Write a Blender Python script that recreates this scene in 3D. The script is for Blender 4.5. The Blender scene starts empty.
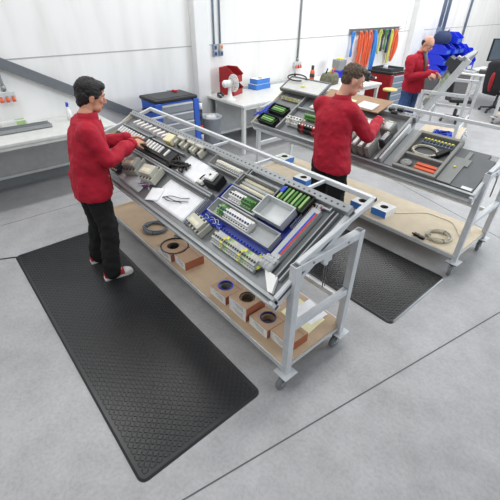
import bpy, bmesh, math, random
from mathutils import Vector, Matrix, noise
random.seed(7)
SC = bpy.context.scene
COL = SC.collection
PI = math.pi
V3 = Vector

# ------------------------------------------------------------------ materials
def lin(c):
    return tuple((x / 12.92 if x <= .04045 else ((x + .055) / 1.055) ** 2.4) for x in c)
def rgb(h):
    return lin(tuple(int(h[i:i + 2], 16) / 255 for i in (0, 2, 4)))
MATS = {}
def mat(name, hexc, rough=.5, metal=0.0, var=.06, scale=14.0, bump=0.0, bscale=60.0, spec=.5):
    if name in MATS: return MATS[name]
    m = bpy.data.materials.new(name); m.use_nodes = True
    nt = m.node_tree; b = nt.nodes['Principled BSDF']
    c = rgb(hexc)
    b.inputs['Roughness'].default_value = rough
    b.inputs['Metallic'].default_value = metal
    b.inputs['Specular IOR Level'].default_value = spec
    tc = nt.nodes.new('ShaderNodeTexCoord')
    n = nt.nodes.new('ShaderNodeTexNoise'); n.inputs['Scale'].default_value = scale; n.inputs['Detail'].default_value = 4
    nt.links.new(tc.outputs['Object'], n.inputs['Vector'])
    r = nt.nodes.new('ShaderNodeValToRGB')
    r.color_ramp.elements[0].position = .3; r.color_ramp.elements[1].position = .7
    r.color_ramp.elements[0].color = tuple(x * (1 - var) for x in c) + (1,)
    r.color_ramp.elements[1].color = tuple(min(1, x * (1 + var)) for x in c) + (1,)
    nt.links.new(n.outputs['Fac'], r.inputs['Fac'])
    nt.links.new(r.outputs['Color'], b.inputs['Base Color'])
    if bump:
        n2 = nt.nodes.new('ShaderNodeTexNoise'); n2.inputs['Scale'].default_value = bscale; n2.inputs['Detail'].default_value = 5
        nt.links.new(tc.outputs['Object'], n2.inputs['Vector'])
        bp = nt.nodes.new('ShaderNodeBump'); bp.inputs['Strength'].default_value = bump; bp.inputs['Distance'].default_value = .01
        nt.links.new(n2.outputs['Fac'], bp.inputs['Height']); nt.links.new(bp.outputs['Normal'], b.inputs['Normal'])
    MATS[name] = m
    return m

def mat_floor():
    m = bpy.data.materials.new('concrete'); m.use_nodes = True; nt = m.node_tree; b = nt.nodes['Principled BSDF']
    tc = nt.nodes.new('ShaderNodeTexCoord')
    def nz(s, d=6, w=.6):
        n = nt.nodes.new('ShaderNodeTexNoise'); n.inputs['Scale'].default_value = s; n.inputs['Detail'].default_value = d
        n.inputs['Roughness'].default_value = w; nt.links.new(tc.outputs['Object'], n.inputs['Vector']); return n
    a = nz(.9); c = nz(4.5, 8, .7); f = nz(45, 3)
    def ramp(n, lo, hi, p0=.35, p1=.65):
        r = nt.nodes.new('ShaderNodeValToRGB'); r.color_ramp.elements[0].position = p0; r.color_ramp.elements[1].position = p1
        r.color_ramp.elements[0].color = rgb(lo) + (1,); r.color_ramp.elements[1].color = rgb(hi) + (1,)
        nt.links.new(n.outputs['Fac'], r.inputs['Fac']); return r
    r1 = ramp(a, FLOOR_LO, FLOOR_HI); r2 = ramp(c, 'e6e6e6', 'ffffff', .3, .6); r3 = ramp(f, 'eeeeee', 'ffffff', .3, .6)
    def mul(x, y):
        k = nt.nodes.new('ShaderNodeMix'); k.data_type = 'RGBA'; k.blend_type = 'MULTIPLY'; k.inputs[0].default_value = 1
        nt.links.new(x, k.inputs[6]); nt.links.new(y, k.inputs[7]); return k.outputs[2]
    o = mul(mul(r1.outputs['Color'], r2.outputs['Color']), r3.outputs['Color'])
    nt.links.new(o, b.inputs['Base Color'])
    rr = nt.nodes.new('ShaderNodeMapRange'); rr.inputs['To Min'].default_value = .33; rr.inputs['To Max'].default_value = .55
    nt.links.new(c.outputs['Fac'], rr.inputs['Value']); nt.links.new(rr.outputs['Result'], b.inputs['Roughness'])
    bp = nt.nodes.new('ShaderNodeBump'); bp.inputs['Strength'].default_value = .12; bp.inputs['Distance'].default_value = .01
    nt.links.new(c.outputs['Fac'], bp.inputs['Height']); nt.links.new(bp.outputs['Normal'], b.inputs['Normal'])
    return m

def mat_wall():
    m = bpy.data.materials.new('wall_paint'); m.use_nodes = True; nt = m.node_tree; b = nt.nodes['Principled BSDF']
    tc = nt.nodes.new('ShaderNodeTexCoord'); mp = nt.nodes.new('ShaderNodeMapping'); mp.inputs['Scale'].default_value = (1, 1.6, .25)
    nt.links.new(tc.outputs['Object'], mp.inputs['Vector'])
    n = nt.nodes.new('ShaderNodeTexNoise'); n.inputs['Scale'].default_value = 2.2; n.inputs['Detail'].default_value = 7
    nt.links.new(mp.outputs['Vector'], n.inputs['Vector'])
    r = nt.nodes.new('ShaderNodeValToRGB'); r.color_ramp.elements[0].position = .3; r.color_ramp.elements[1].position = .55
    r.color_ramp.elements[0].color = rgb('e3e3e1') + (1,); r.color_ramp.elements[1].color = rgb('efefee') + (1,)
    nt.links.new(n.outputs['Fac'], r.inputs['Fac']); nt.links.new(r.outputs['Color'], b.inputs['Base Color'])
    b.inputs['Roughness'].default_value = .55
    return m
FLOOR_LO, FLOOR_HI = 'a9a9aa', 'b6b6b8'

def M(k):
    T = {
     'white_tube': ('cdd0d3', .35, .0), 'alu': ('a0a3a5', .4, .5), 'alu_dark': ('7e8183', .42, .5), 'alu_light': ('d4d7d8', .4, .3),
     'steel': ('85888a', .4, .5), 'chrome': ('c9cccf', .2, .9), 'rubber': ('2a2b2d', .6, 0), 'mat_black': ('2c2d2f', .5, 0),
     'plywood': ('c9ae8b', .6, 0), 'plywood_light': ('dcc8a6', .6, 0), 'cardboard': ('b3957a', .8, 0), 'cardboard_dark': ('6f5a45', .85, 0), 'orange_print': ('a86244', .7, 0),
     'white': ('eeeeec', .6, 0), 'paper': ('f4f5f8', .7, 0), 'cream': ('e6e0c4', .55, 0), 'yellow_paper': ('ece7bd', .75, 0),
     'yellow': ('e2dc5a', .55, 0), 'black': ('151516', .45, 0), 'black_gloss': ('0e0e10', .25, 0), 'charcoal': ('3a3c3f', .55, 0),
     'grey': ('8d8f90', .5, 0), 'grey_dark': ('5d6063', .55, 0), 'grey_light': ('bcbfc0', .5, 0), 'grey_plastic': ('a2a4a3', .5, 0),
     'relay_grey': ('a9aaa2', .5, 0), 'relay_beige': ('c7c6b8', .5, 0), 'blue': ('2347c8', .45, 0), 'blue_dark': ('1d2c63', .5, 0),
     'blue_tray': ('2f3f98', .45, 0), 'blue_cab': ('2a5cc0', .45, 0), 'blue_bin': ('1733d6', .4, 0), 'blue_print': ('3f7fd0', .6, 0),
     'green': ('4f8a3e', .5, 0), 'green_light': ('9cc07a', .5, 0), 'red': ('c2242b', .5, 0), 'red_bin': ('9c1b20', .4, 0), 'orange': ('e2633a', .5, 0),
     'hose_blue': ('3a86d8', .4, 0), 'hose_yellow': ('c7cc5a', .4, 0), 'cable_grey': ('6f7681', .5, 0), 'cable_beige': ('c9c5b2', .5, 0),
     'jacket': ('ac0829', .8, 0), 'trousers': ('0f0f11', .85, 0), 'jeans': ('3b5687', .85, 0), 'skin': ('c98f73', .55, 0), 'skin_pink': ('d9a189', .55, 0),
     'hair_black': ('131112', .55, 0), 'hair_brown': ('5a4a3c', .7, 0), 'shirt': ('6a6d70', .8, 0), 'bench_white': ('d3d4d1', .45, 0), 'panel_grey': ('b4b5b4', .55, 0),
     'brace': ('6a6f74', .55, 0), 'joint': ('5c5c5e', .8, 0), 'wall_joint': ('a9a9a9', .7, 0), 'kick': ('8b8d8d', .6, 0), 'drawer': ('93989f', .4, .3), 'drawer_blue': ('8595a8', .4, .2),
     'coat_black': ('202126', .85, 0), 'camo': ('6a6955', .8, 0), 'cupboard': ('c9ccd0', .5, 0), 'bin_grey': ('bfc5cf', .45, 0), 'yellow_seat': ('d9c27a', .6, 0), 'dark_blue_cloth': ('26355a', .8, 0), 'lips': ('b06a5c', .5, 0),
     'mat_dark_grey': ('6c7073', .6, 0), 'mat_mid_grey': ('8f9290', .6, 0), 'case_grey': ('8b8c88', .5, 0), 'stripe_red': ('c5392f', .5, 0),
    }[k]
    kw = {}
    if k in ('jacket',): kw = dict(var=.12, scale=5, bump=.25, bscale=35)
    if k in ('trousers', 'jeans'): kw = dict(var=.2, scale=7, bump=.3, bscale=40)
    if k in ('plywood', 'plywood_light', 'cardboard'): kw = dict(var=.06, scale=9)
    if k == 'camo': kw = dict(var=.35, scale=25)
    if k.startswith('hair'): kw = dict(var=.4, scale=60, bump=.6, bscale=90)
    return mat(k, T[0], T[1], T[2], **kw)

# ------------------------------------------------------------------ mesh builder
class MB:
    def __init__(s): s.v = []; s.f = []; s.m = []; s.sm = []
    def add(s, vs, fs, m=0, smooth=False):
        o = len(s.v); s.v += [V3(x) for x in vs]
        for f in fs: s.f.append([i + o for i in f]); s.m.append(m); s.sm.append(smooth)
    def box(s, a, b, m=0, R=None, fm=None):
        a = V3(a); b = V3(b)
        lo = V3([min(a[i], b[i]) for i in range(3)]); hi = V3([max(a[i], b[i]) for i in range(3)])
        vs = [V3((x, y, z)) for x in (lo.x, hi.x) for y in (lo.y, hi.y) for z in (lo.z, hi.z)]
        if R is not None:
            c = (lo + hi) / 2; vs = [c + R @ (q - c) for q in vs]
        fs = [(0, 1, 3, 2), (4, 6, 7, 5), (0, 4, 5, 1), (2, 3, 7, 6), (0, 2, 6, 4), (1, 5, 7, 3)]  # -x +x -y +y -z +z
        o = len(s.v); s.v += vs
        for i, f in enumerate(fs):
            s.f.append([k + o for k in f]); s.m.append(fm[i] if fm else m); s.sm.append(False)
        return s
    def bar(s, p, q, w, h=None, m=0, up=(0, 0, 1)):
        p = V3(p); q = V3(q); h = h or w; d = (q - p).normalized(); u = V3(up)
        if abs(d.dot(u)) > .95: u = V3((1, 0, 0))
        x = d.cross(u).normalized(); y = x.cross(d).normalized()
        vs = [e + x * (i * w / 2) + y * (j * h / 2) for e in (p, q) for i, j in ((-1, -1), (1, -1), (1, 1), (-1, 1))]
        s.add(vs, [(0, 3, 2, 1), (4, 5, 6, 7), (0, 1, 5, 4), (1, 2, 6, 5), (2, 3, 7, 6), (3, 0, 4, 7)], m); return s
    def ring(s, c, x, y, n): return [V3(c) + x * math.cos(2 * PI * i / n) + y * math.sin(2 * PI * i / n) for i in range(n)]
    def loft(s, rings, m=0, smooth=True, caps=True):
        n = len(rings[0]); vs = [q for r in rings for q in r]; fs = []
        for k in range(len(rings) - 1):
            for i in range(n):
                j = (i + 1) % n; fs.append((k * n + i, k * n + j, (k + 1) * n + j, (k + 1) * n + i))
        s.add(vs, fs, m, smooth)
        if caps:
            o = len(s.v) - len(vs)
            s.f.append([o + i for i in range(n)][::-1]); s.m.append(m); s.sm.append(False)
            s.f.append([o + (len(rings) - 1) * n + i for i in range(n)]); s.m.append(m); s.sm.append(False)
        return s
    def cyl(s, p, q, r, r2=None, n=16, m=0, smooth=True):
        p = V3(p); q = V3(q); d = (q - p).normalized(); u = V3((0, 0, 1)) if abs(d.z) < .9 else V3((1, 0, 0))
        x = d.cross(u).normalized(); y = d.cross(x).normalized(); r2 = r if r2 is None else r2
        return s.loft([s.ring(p, x * r, y * r, n), s.ring(q, x * r2, y * r2, n)], m, smooth)
    def tube(s, pts, r, n=6, m=0, closed=False):
        pts = [V3(p) for p in pts]; rings = []; x = None; N = len(pts)
        for i, p in enumerate(pts):
            a = pts[max(i - 1, 0)]; b = pts[min(i + 1, N - 1)]
            if closed: a = pts[i - 1]; b = pts[(i + 1) % N]
            d = (b - a).normalized()
            if x is None:
                u = V3((0, 0, 1)) if abs(d.z) < .9 else V3((1, 0, 0)); x = d.cross(u).normalized()
            x = (x - d * x.dot(d)).normalized(); y = d.cross(x)
            rr = r[i] if isinstance(r, (list, tuple)) else r
            rings.append(s.ring(p, x * rr, y * rr, n))
        if closed: rings.append(rings[0])
        return s.loft(rings, m, True, not closed)
    def lathe(s, prof, c=(0, 0, 0), n=24, m=0, smooth=True, caps=True):
        c = V3(c); return s.loft([s.ring(c + V3((0, 0, z)), V3((r, 0, 0)), V3((0, r, 0)), n) for r, z in prof], m, smooth, caps)
    def ell(s, c, ax, ay, az, n=20, k=12, m=0):
        c = V3(c); ax = V3(ax); ay = V3(ay); az = V3(az); rings = []
        for i in range(1, k):
            t = -PI / 2 + PI * i / k; rings.append(s.ring(c + az * math.sin(t), ax * math.cos(t), ay * math.cos(t), n))
        return s.loft(rings, m, True)
    def prism(s, poly, z0, z1, m=0, top=None):
        n = len(poly); vs = [V3((x, y, z0)) for x, y in poly] + [V3((x, y, z1)) for x, y in poly]
        s.add(vs, [tuple(range(n))[::-1]] + [(i, (i + 1) % n, n + (i + 1) % n, n + i) for i in range(n)], m)
        s.add(vs[n:], [tuple(range(n))], m if top is None else top); return s
    def build(s, name, mats, parent=None, bevel=0, tf=None, seg=1):
        me = bpy.data.meshes.new(name); me.from_pydata([tuple(q) for q in s.v], [], s.f)
        if not isinstance(mats, (list, tuple)): mats = [mats]
        for q in mats: me.materials.append(M(q) if isinstance(q, str) else q)
        me.polygons.foreach_set('material_index', s.m); me.polygons.foreach_set('use_smooth', s.sm)
        bm = bmesh.new(); bm.from_mesh(me); bmesh.ops.recalc_face_normals(bm, faces=bm.faces); bm.to_mesh(me); bm.free()
        me.update()
        o = bpy.data.objects.new(name, me); COL.objects.link(o)
        if parent: o.parent = parent
        if tf is not None: o.matrix_world = tf
        if bevel:
            b = o.modifiers.new('edge', 'BEVEL'); b.width = bevel; b.segments = seg; b.limit_method = 'ANGLE'; b.angle_limit = .6
        return o

def tag(o, label, cat, group=None, kind=None):
    o['label'] = label; o['category'] = cat
    if group: o['group'] = group
    if kind: o['kind'] = kind
    return o
def empty(name, label, cat, tf, group=None):
    o = bpy.data.objects.new(name, None); COL.objects.link(o); o.empty_display_size = .1
    if isinstance(tf, Matrix): o.matrix_world = tf
    else: o.location = tf
    return tag(o, label, cat, group)
def struct(o): o['kind'] = 'structure'; return o
def at(x, y, z=0, rz=0): return Matrix.Translation((x, y, z)) @ Matrix.Rotation(rz, 4, 'Z')

# ------------------------------------------------------------------ camera
CAM_H = 2.25; YAW, PIT, ROL, FPX = -.7143, .60435, -.01162, 362.456
cy, sy, cp, sp = math.cos(YAW), math.sin(YAW), math.cos(PIT), math.sin(PIT)
fw = V3((cy * cp, sy * cp, -sp)); rt = V3((sy, -cy, 0)); dn = fw.cross(rt)
rt2 = rt * math.cos(ROL) + dn * math.sin(ROL); dn2 = dn * math.cos(ROL) - rt * math.sin(ROL)
cam = bpy.data.cameras.new('camera'); cam.sensor_width = 36; cam.lens = FPX / 500 * 36; cam.clip_start = .05; cam.clip_end = 100
co = bpy.data.objects.new('camera', cam); COL.objects.link(co); SC.camera = co
mw = Matrix.Identity(4)
for i in range(3): mw[i][0] = rt2[i]; mw[i][1] = -dn2[i]; mw[i][2] = -fw[i]
mw[0][3], mw[1][3], mw[2][3] = 0, 0, CAM_H
co.matrix_world = mw

# ------------------------------------------------------------------ setting
XW = 5.9
b = MB(); b.box((-4, -24, -.2), (XW + .2, 4.2, 0)); fl = struct(b.build('floor', mat_floor()))
b = MB(); b.box((XW, -24, 0), (XW + .2, 4.2, 5.2)); struct(b.build('wall_back', mat_wall()))
b = MB(); b.box((-4, -24.2, 0), (XW + .2, -24, 5.2)); struct(b.build('wall_right', mat_wall()))
b = MB()
for z in (1.6, 3.0): b.box((XW - .004, -24, z - .006), (XW, 4.2, z + .006))
b.box((XW - .003, -10.5, 1.6), (XW, -10.49, 3))
struct(b.build('trim_1', 'wall_joint'))
def pillar(n, y0, y1):
    b = MB(); b.box((XW - .15, y0, 0), (XW, y1, 5.2)); struct(b.build('trim_%d' % n, MATS.get('pil') or mat('pil', 'e6e7e7', .5, 0, .03, 3), bevel=.006))
pillar(2, -4.02, -3.76); pillar(3, -11.25, -10.72)
# diagonal wall brace
b = MB(); b.bar((XW - .06, -.3, 1.9), (XW - .06, -3.0, .46), .06, .125, up=(0, .47, .88)); struct(b.build('trim_4', 'brace', bevel=.006))
b = MB(); b.box((XW - .03, -24, 0), (XW, 4.2, .17)); struct(b.build('baseboard_back', 'kick'))
# saw cut joints in the slab
b = MB(); b.bar((1.06, .7, .0005), (-.35, -6.7, .0005), .009, .002); b.bar((-.5, -4.13, .0005), (3.0, -5.2, .0005), .006, .002)
b.bar((4.75, 3.0, .0005), (4.75, -14, .0005), .005, .002)
struct(b.build('trim_5', 'joint'))

# ------------------------------------------------------------------ floor mats
def floor_mat(x0, x1, y0, y1, label, group):
    cx, cyy = (x0 + x1) / 2, (y0 + y1) / 2; L, W = x1 - x0, y1 - y0
    root = empty('floor_mat', label, 'floor mat', (cx, cyy, 0), group)
    def outline(d, r=.05, k=6):
        pts = []
        for sx, sy_, a0 in ((1, 1, 0), (-1, 1, 90), (-1, -1, 180), (1, -1, 270)):
            ccx, ccy = sx * (L / 2 - r), sy_ * (W / 2 - r)
            for i in range(k + 1):
                a = math.radians(a0 + 90 * i / k); pts.append((ccx + (r - d) * math.cos(a), ccy + (r - d) * math.sin(a)))
        return pts
    b = MB(); rings = [[V3((x, y, z)) for x, y in outline(d)] for d, z in ((0, 0), (.001, .004), (.014, .0135))]
    b.loft(rings, 0, False)
    h = .0135; p = .0235; nx = int((L - .05) / p); ny = int((W - .05) / p)
    for i in range(nx):
        for j in range(ny):
            x = (i - (nx - 1) / 2) * p; y = (j - (ny - 1) / 2) * p; a = PI / 4 if (i + j) % 2 else -PI / 4
            c, s_ = math.cos(a), math.sin(a); lo = [(.0145, 0), (0, .006), (-.0145, 0), (0, -.006)]; hi = [(.0085, 0), (0, .003), (-.0085, 0), (0, -.003)]
            vs = [(x + u * c - v * s_, y + u * s_ + v * c, h - .0002) for u, v in lo] + [(x + u * c - v * s_, y + u * s_ + v * c, h + .0042) for u, v in hi]
            b.add(vs, [(4, 5, 6, 7)] + [(k, (k + 1) % 4, 4 + (k + 1) % 4, 4 + k) for k in range(4)])
    b.build('diamond_plate_surface', mat('mat_black', '1d1e20', .33, 0, .08, 6, spec=.7), root)
    return root, L, W
fm1, L1, W1 = floor_mat(1.08, 3.945, -1.06, -.15, 'long black diamond plate rubber mat under the man with red and white shoes', 'anti fatigue floor mats')
b = MB(); b.cyl((0, 0, .0137), (0, 0, .021), .018, .015, 16); b.cyl((0, 0, .021), (0, 0, .026), .009, .007, 12)
s = b.build('snap_stud', 'blue_dark', fm1); s.location = (L1 / 2 - .05, W1 / 2 - .07, 0)
fm2, L2, W2 = floor_mat(.85, 3.7, -3.30, -2.32, 'black diamond plate rubber mat on the floor between the two trolleys', 'anti fatigue floor mats')
b = MB(); pts = []
for i in range(40):
    t = i / 39; x = 3.89 + .15 * math.sin(t * 2.2) + .55 * t ** 2.0; y = -.22 + .05 * math.sin(t * 5) + 1.4 * t ** 1.5
    pts.append((x, y, .006 + .022 * max(0, 1 - t * 14)))
b.tube(pts, .005, 6)
tag(b.build('grounding_cord', 'black'), 'thin black cord running across the floor from the mat corner', 'cord')

# ------------------------------------------------------------------ trolleys
def tray_frame(root_tf, y, z, ang):
    U = V3((-1, 0, 0)); Vv = V3((0, -math.cos(ang), math.sin(ang))); N = U.cross(Vv)
    m = Matrix.Identity(4)
    for i in range(3): m[i][0] = U[i]; m[i][1] = Vv[i]; m[i][2] = N[i]
    m[0][3], m[1][3], m[2][3] = 0, y, z
    return m
def castor(root, x, y, ang, brake=True, r=.053):
    zt = .135
    b = MB(); b.box((-.055, -.055, zt - .008), (.055, .055, zt)); b.cyl((0, 0, zt - .03), (0, 0, zt - .008), .03, .026, 14)
    R = Matrix.Rotation(ang, 3, 'Z')
    for sgn in (-1, 1):
        vs = [R @ V3((-.03, sgn * .022, zt - .03)), R @ V3((.03, sgn * .022, zt - .03)), R @ V3((.05, sgn * .022, r)), R @ V3((.02, sgn * .022, r - .012))]
        vs2 = [q + R @ V3((0, sgn * .003, 0)) for q in vs]
        b.add(vs + vs2, [(0, 1, 2, 3), (7, 6, 5, 4), (0, 4, 5, 1), (1, 5, 6, 2), (2, 6, 7, 3), (3, 7, 4, 0)])
    b.box(R @ V3((-.026, -.022, zt - .034)), R @ V3((.026, .022, zt - .026)))
    c = b.build('castor', 'chrome', root); c.location = (x, y, 0)
    w = MB(); ctr = R @ V3((.035, 0, r)); ax = R @ V3((0, 1, 0))
    xx = R @ V3((1, 0, 0)); zz = V3((0, 0, 1)); rg = []
    for rr, o in ((.02, -.017), (r - .006, -.017), (r, -.012), (r, .012), (r - .006, .017), (.02, .017)):
        rg.append(w.ring(ctr + ax * o, xx * rr, zz * rr, 22))
    w.loft(rg); w.build('wheel', mat('wheel_grey', '76797c', .5), c)
    w = MB(); w.cyl(ctr - ax * .02, ctr + ax * .02, .018, n=14); w.build('hub', 'alu_light', c)
    if brake:
        w = MB(); w.box(V3((-.035, -.02, 0)), V3((.035, .02, .006))); bk = w.build('brake_pedal', 'steel', c, bevel=.002)
        bk.matrix_local = Matrix.Translation(R @ V3((-.06, 0, .07))) @ Matrix.Rotation(ang, 4, 'Z') @ Matrix.Rotation(-.5, 4, 'Y')
    return c

def trolley(label, tf, L=2.92, D=.58, H=1.06, SH=.22, tray_y=.13, tray_z=.88, ang=math.atan(.34 / .6), TL=2.85, TW=.70, wood='plywood', rail=True, tray=True, cut=0, cv=.47, group='tilting assembly trolleys'):
    root = empty('assembly_trolley', label, 'trolley', tf, group)
    w = .05
    for x in (0, L):
        for k, y in enumerate((0, -D)):
            b = MB(); b.box((x - w / 2, y - w / 2, .142), (x + w / 2, y + w / 2, H)); b.box((x - .06, y - .06, .136), (x + .06, y + .06, .144))
            b.box((x - w / 2 + .006, y - w / 2 + .006, H), (x + w / 2 - .006, y + w / 2 - .006, H + .0015), 1)
            lg = b.build('leg', ['white_tube', 'grey_dark'], root, bevel=.003)
            castor(root, x, y, random.uniform(-.25, .25) + 1.75, True)
        b = MB(); b.box((x - w / 2, -D + w / 2, H - w), (x + w / 2, -w / 2, H)); tb = b.build('top_bar', 'white_tube', root, bevel=.003)
        bb = MB()
        for yy in (-.12, -D + .14): bb.cyl((x - w / 2 - .004, yy, H - .025), (x - w / 2, yy, H - .025), .008, n=10)
        bb.build('bolt', 'steel', tb)
        b = MB(); b.box((x - w / 2 + .004, -D + w / 2, .54), (x + w / 2 - .004, -w / 2, .59)); b.build('middle_bar', 'white_tube', root, bevel=.003)
    b = MB(); b.box((w / 2, -D - .012, .43), (L - w / 2, -D + .018, .47)); b.build('stringer', 'alu_light', root, bevel=.003)
    # shelf: board in a metal angle rim
    b = MB(); b.box((.0, -D - .03, SH - .02), (L, .02, SH)); b.build('shelf_board', wood, root, bevel=.003)
    b = MB()
    b.box((0, .02, SH - .045), (L, .03, SH - .005)); b.box((0, -D - .04, SH - .045), (L, -D - .03, SH - .005))
    for xx in (0, L): b.box((xx - .008, -D - .03, SH - .045), (xx + .008, .02, SH - .0205))
    b.build('shelf_rim', 'alu_light', root)
    if rail:
        yb, zb = -D - .085, H + .185; b = MB()
        p = [V3((.0, -.02, H + .006)), V3((.0, yb, zb)), V3((L - .06, yb, zb)), V3((L - .06, -.02, H + .006))]
        for i in range(3):
            d = (p[i + 1] - p[i]).normalized() * .016; b.bar(p[i] - d, p[i + 1] + d, .032, .032)
        b.build('guard_rail', 'white_tube', root, bevel=.003)
        b = MB(); b.box((-.02, -.30, H - .095), (.004, -.22, H - .05)); b.box((-.016, -.275, H - .12), (0, -.245, H - .09))
        br = b.build('hanging_bracket', 'white_tube', root, bevel=.003)
        b = MB()
        for o in (0, .022): b.tube([(-.008, -.25 - o - .012 * math.sin(i / 11 * PI), H - .11 - .19 * math.sin(i / 11 * PI)) for i in range(12)], .0035)
        b.build('chain', 'chrome', br)
    tm = None
    if tray:
        t = tray_frame(None, tray_y, tray_z, ang)
        def P(name, b, m, par=None, bevel=0):
            o = b.build(name, m, par or root, bevel=bevel)
            if par is None: o.matrix_local = t
            return o
        b = MB(); b.box((-TL, 0, -.02), (-cut, TW, -.004))
        if cut: b.box((-cut, 0, -.02), (0, cv, -.004))
        pan = P('tray_panel', b, 'steel')
        b = MB(); b.box((-TL, -.028, -.03), (0, -.004, .03)); b.box((-TL, -.034, .004), (0, -.028, .012)); P('front_profile', b, 'alu', pan, .003)
        b = MB(); b.box((-TL, -.05, -.075), (.0, -.012, -.034)); P('front_tube', b, 'alu_light', pan, .004)
        b = MB(); b.box((-TL, TW - .055, -.004), (-cut, TW, .05)); P('back_profile', b, 'alu', pan, .003)
        b = MB()
        n = int(TL / .045)
        for i in range(n):
            if .04 + i * .045 > cut: b.box((-.04 - i * .045, TW - .033, .0496), (-.055 - i * .045, TW - .022, .0506))
        P('slots', b, 'charcoal', pan)
        b = MB(); b.box((-.028, -.05, -.06), (.0, cv if cut else TW, .014)); P('end_profile', b, 'white_tube', pan, .003)
        b = MB(); b.box((-TL - .012, -.03, -.03), (-TL, TW, .035)); P('end_profile', b, 'cream', pan, .003)
        if rail:
            ti = t.inverted()
            for x in [(L - .06) * (k + .7) / 5.4 for k in range(5)]:
                if x < cut: continue
                b = MB(); q = ti @ V3((x, yb + .01, zb)); q2 = V3((q.x, TW - .02, .03)); b.bar(q, q2, .018, .018); P('strut', b, 'white_tube', pan)
        tm = (tf if isinstance(tf, Matrix) else Matrix.Translation(tf)) @ t
    bpy.context.view_layer.update()
    return root, tm

C1, T1 = trolley('grey steel trolley nearest the camera with cable boxes on its lower shelf', at(1.03, -1.23), wood=mat('shelf_brown', 'bca488', .65, 0, .06, 9))
C2, T2 = trolley('grey steel trolley where the man with short brown hair works, beige cable coil below', at(.87, -3.42), D=.68, tray_y=.15, tray_z=.90, cut=.935, wood=mat('shelf_light', 'd6c7ad', .65, 0, .06, 9))
C3, T3 = trolley('steel trolley with steeply raised tray in front of the balding man in jeans', at(3.00, -6.33, 0, -PI / 2 + .26), D=.66, L=1.5, TL=1.1, TW=1.0, tray_y=-.02, tray_z=.68, ang=math.radians(62), rail=False, wood=mat('shelf_light', 'd9c6a4'))

# place things on a tray: a = distance from right end, v = up the slope
def ontray(T, name, label, cat, a, v, w=0, rz=0, group=None):
    return empty(name, label, cat, T @ Matrix.Translation((-a, v, w)) @ Matrix.Rotation(rz, 4, 'Z'), group)
def pan_box(b, du, dv, h, t=.004, m=0):
    x, y = du / 2, dv / 2
    b.box((-x, -y, 0), (x, y, t), m); b.box((-x, -y, t), (x, -y + t, h), m); b.box((-x, y - t, t), (x, y, h), m)
    b.box((-x, -y + t, t), (-x + t, y - t, h), m); b.box((x - t, -y + t, t), (x, y - t, h), m)
    b.box((-x - .006, -y - .006, h - .004), (-x + t, y + .006, h), m); b.box((x - t, -y - .006, h - .004), (x + .006, y + .006, h), m)
    b.box((-x, -y - .006, h - .004), (x, -y + t, h), m); b.box((-x, y - t, h - .004), (x, y + .006, h), m)
    return b
def parts_box(T, label, a, v, du, dv, h, m, group=None, w=0, rz=0, name='parts_box'):
    r = ontray(T, name, label, 'parts box', a, v, w, rz, group)
    pan_box(MB(), du, dv, h).build('box', m, r); return r
def breakers(T, label, a, v, n, pitch, dv, h, w, m='white', tog='blue', name='breaker_row', rz=0, group=None):
    r = ontray(T, name, label, 'circuit breaker', a, v, w, rz, group)
    b = MB(); b.box((-n * pitch / 2 - .01, -.017, 0), (n * pitch / 2 + .01, .017, .007)); b.build('rail', 'alu', r)
    for i in range(n):
        x = (i - (n - 1) / 2) * pitch; b = MB(); g = pitch * .46
        prof = [(-dv / 2, .007), (-dv / 2, h * .6), (-dv * .25, h * .6), (-dv * .22, h), (dv * .22, h), (dv * .25, h * .6), (dv / 2, h * .6), (dv / 2, .007)]
        n_ = len(prof); vs = [(x - g, y, z) for y, z in prof] + [(x + g, y, z) for y, z in prof]
        b.add(vs, [tuple(range(n_)), tuple(range(n_, 2 * n_))[::-1]] + [(k, (k + 1) % n_, n_ + (k + 1) % n_, n_ + k) for k in range(n_)])
        o = b.build('module', m if isinstance(m, str) else m[i % len(m)], r)
        b = MB(); b.box((x - g * .5, -.008, h), (x + g * .5, .006, h + .007)); b.build('toggle', tog, o)
        b = MB(); b.box((x - g * .6, -dv * .42, h * .6), (x + g * .6, -dv * .3, h * .6 + .002)); b.build('terminal', 'charcoal' if tog != 'charcoal' else 'grey', o)
    return r
def sheet(T, label, a, v, du, dv, rz, w=.002, m='paper', name='paper_sheet', group=None):
    b = MB(); n = 8; x, y = du / 2, dv / 2; g = []
    for j in range(n + 1):
        for i in range(n + 1):
            px, py = -x + du * i / n, -y + dv * j / n; g.append((px, py, .004 * (1 + math.sin(px * 17 + a * 9) * math.cos(py * 13)) / 2 + .0005))
    fs = [(j * (n + 1) + i, j * (n + 1) + i + 1, (j + 1) * (n + 1) + i + 1, (j + 1) * (n + 1) + i) for j in range(n) for i in range(n)]
    b.add(g, fs, 0, True); o = b.build(name, m); so = o.modifiers.new('s', 'SOLIDIFY'); so.thickness = .0012
    o.matrix_world = T @ Matrix.Translation((-a, v, w)) @ Matrix.Rotation(rz, 4, 'Z')
    return tag(o, label, 'paper', group)
def wires(T, label, a, v, w, cols, n, spread, r=.0022, name='wire_bundle', loop=.05):
    root = ontray(T, name, label, 'wire', a, v, w)
    for k in range(n):
        b = MB(); ph = random.uniform(0, 6); s1 = random.uniform(.5, 1) * spread; s2 = random.uniform(.5, 1) * loop
        pts = [(s1 * (t / 15 - .5) * 2 + .3 * s2 * math.sin(t * .5 + ph), s2 * math.sin(t * .42 + ph) + random.uniform(-.002, .002), r + .018 * abs(math.sin(t * .33 + ph))) for t in range(16)]
        b.tube(pts, r, 5); b.build('wire', cols[k % len(cols)], root)
    return root

exec_parts = []
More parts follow.
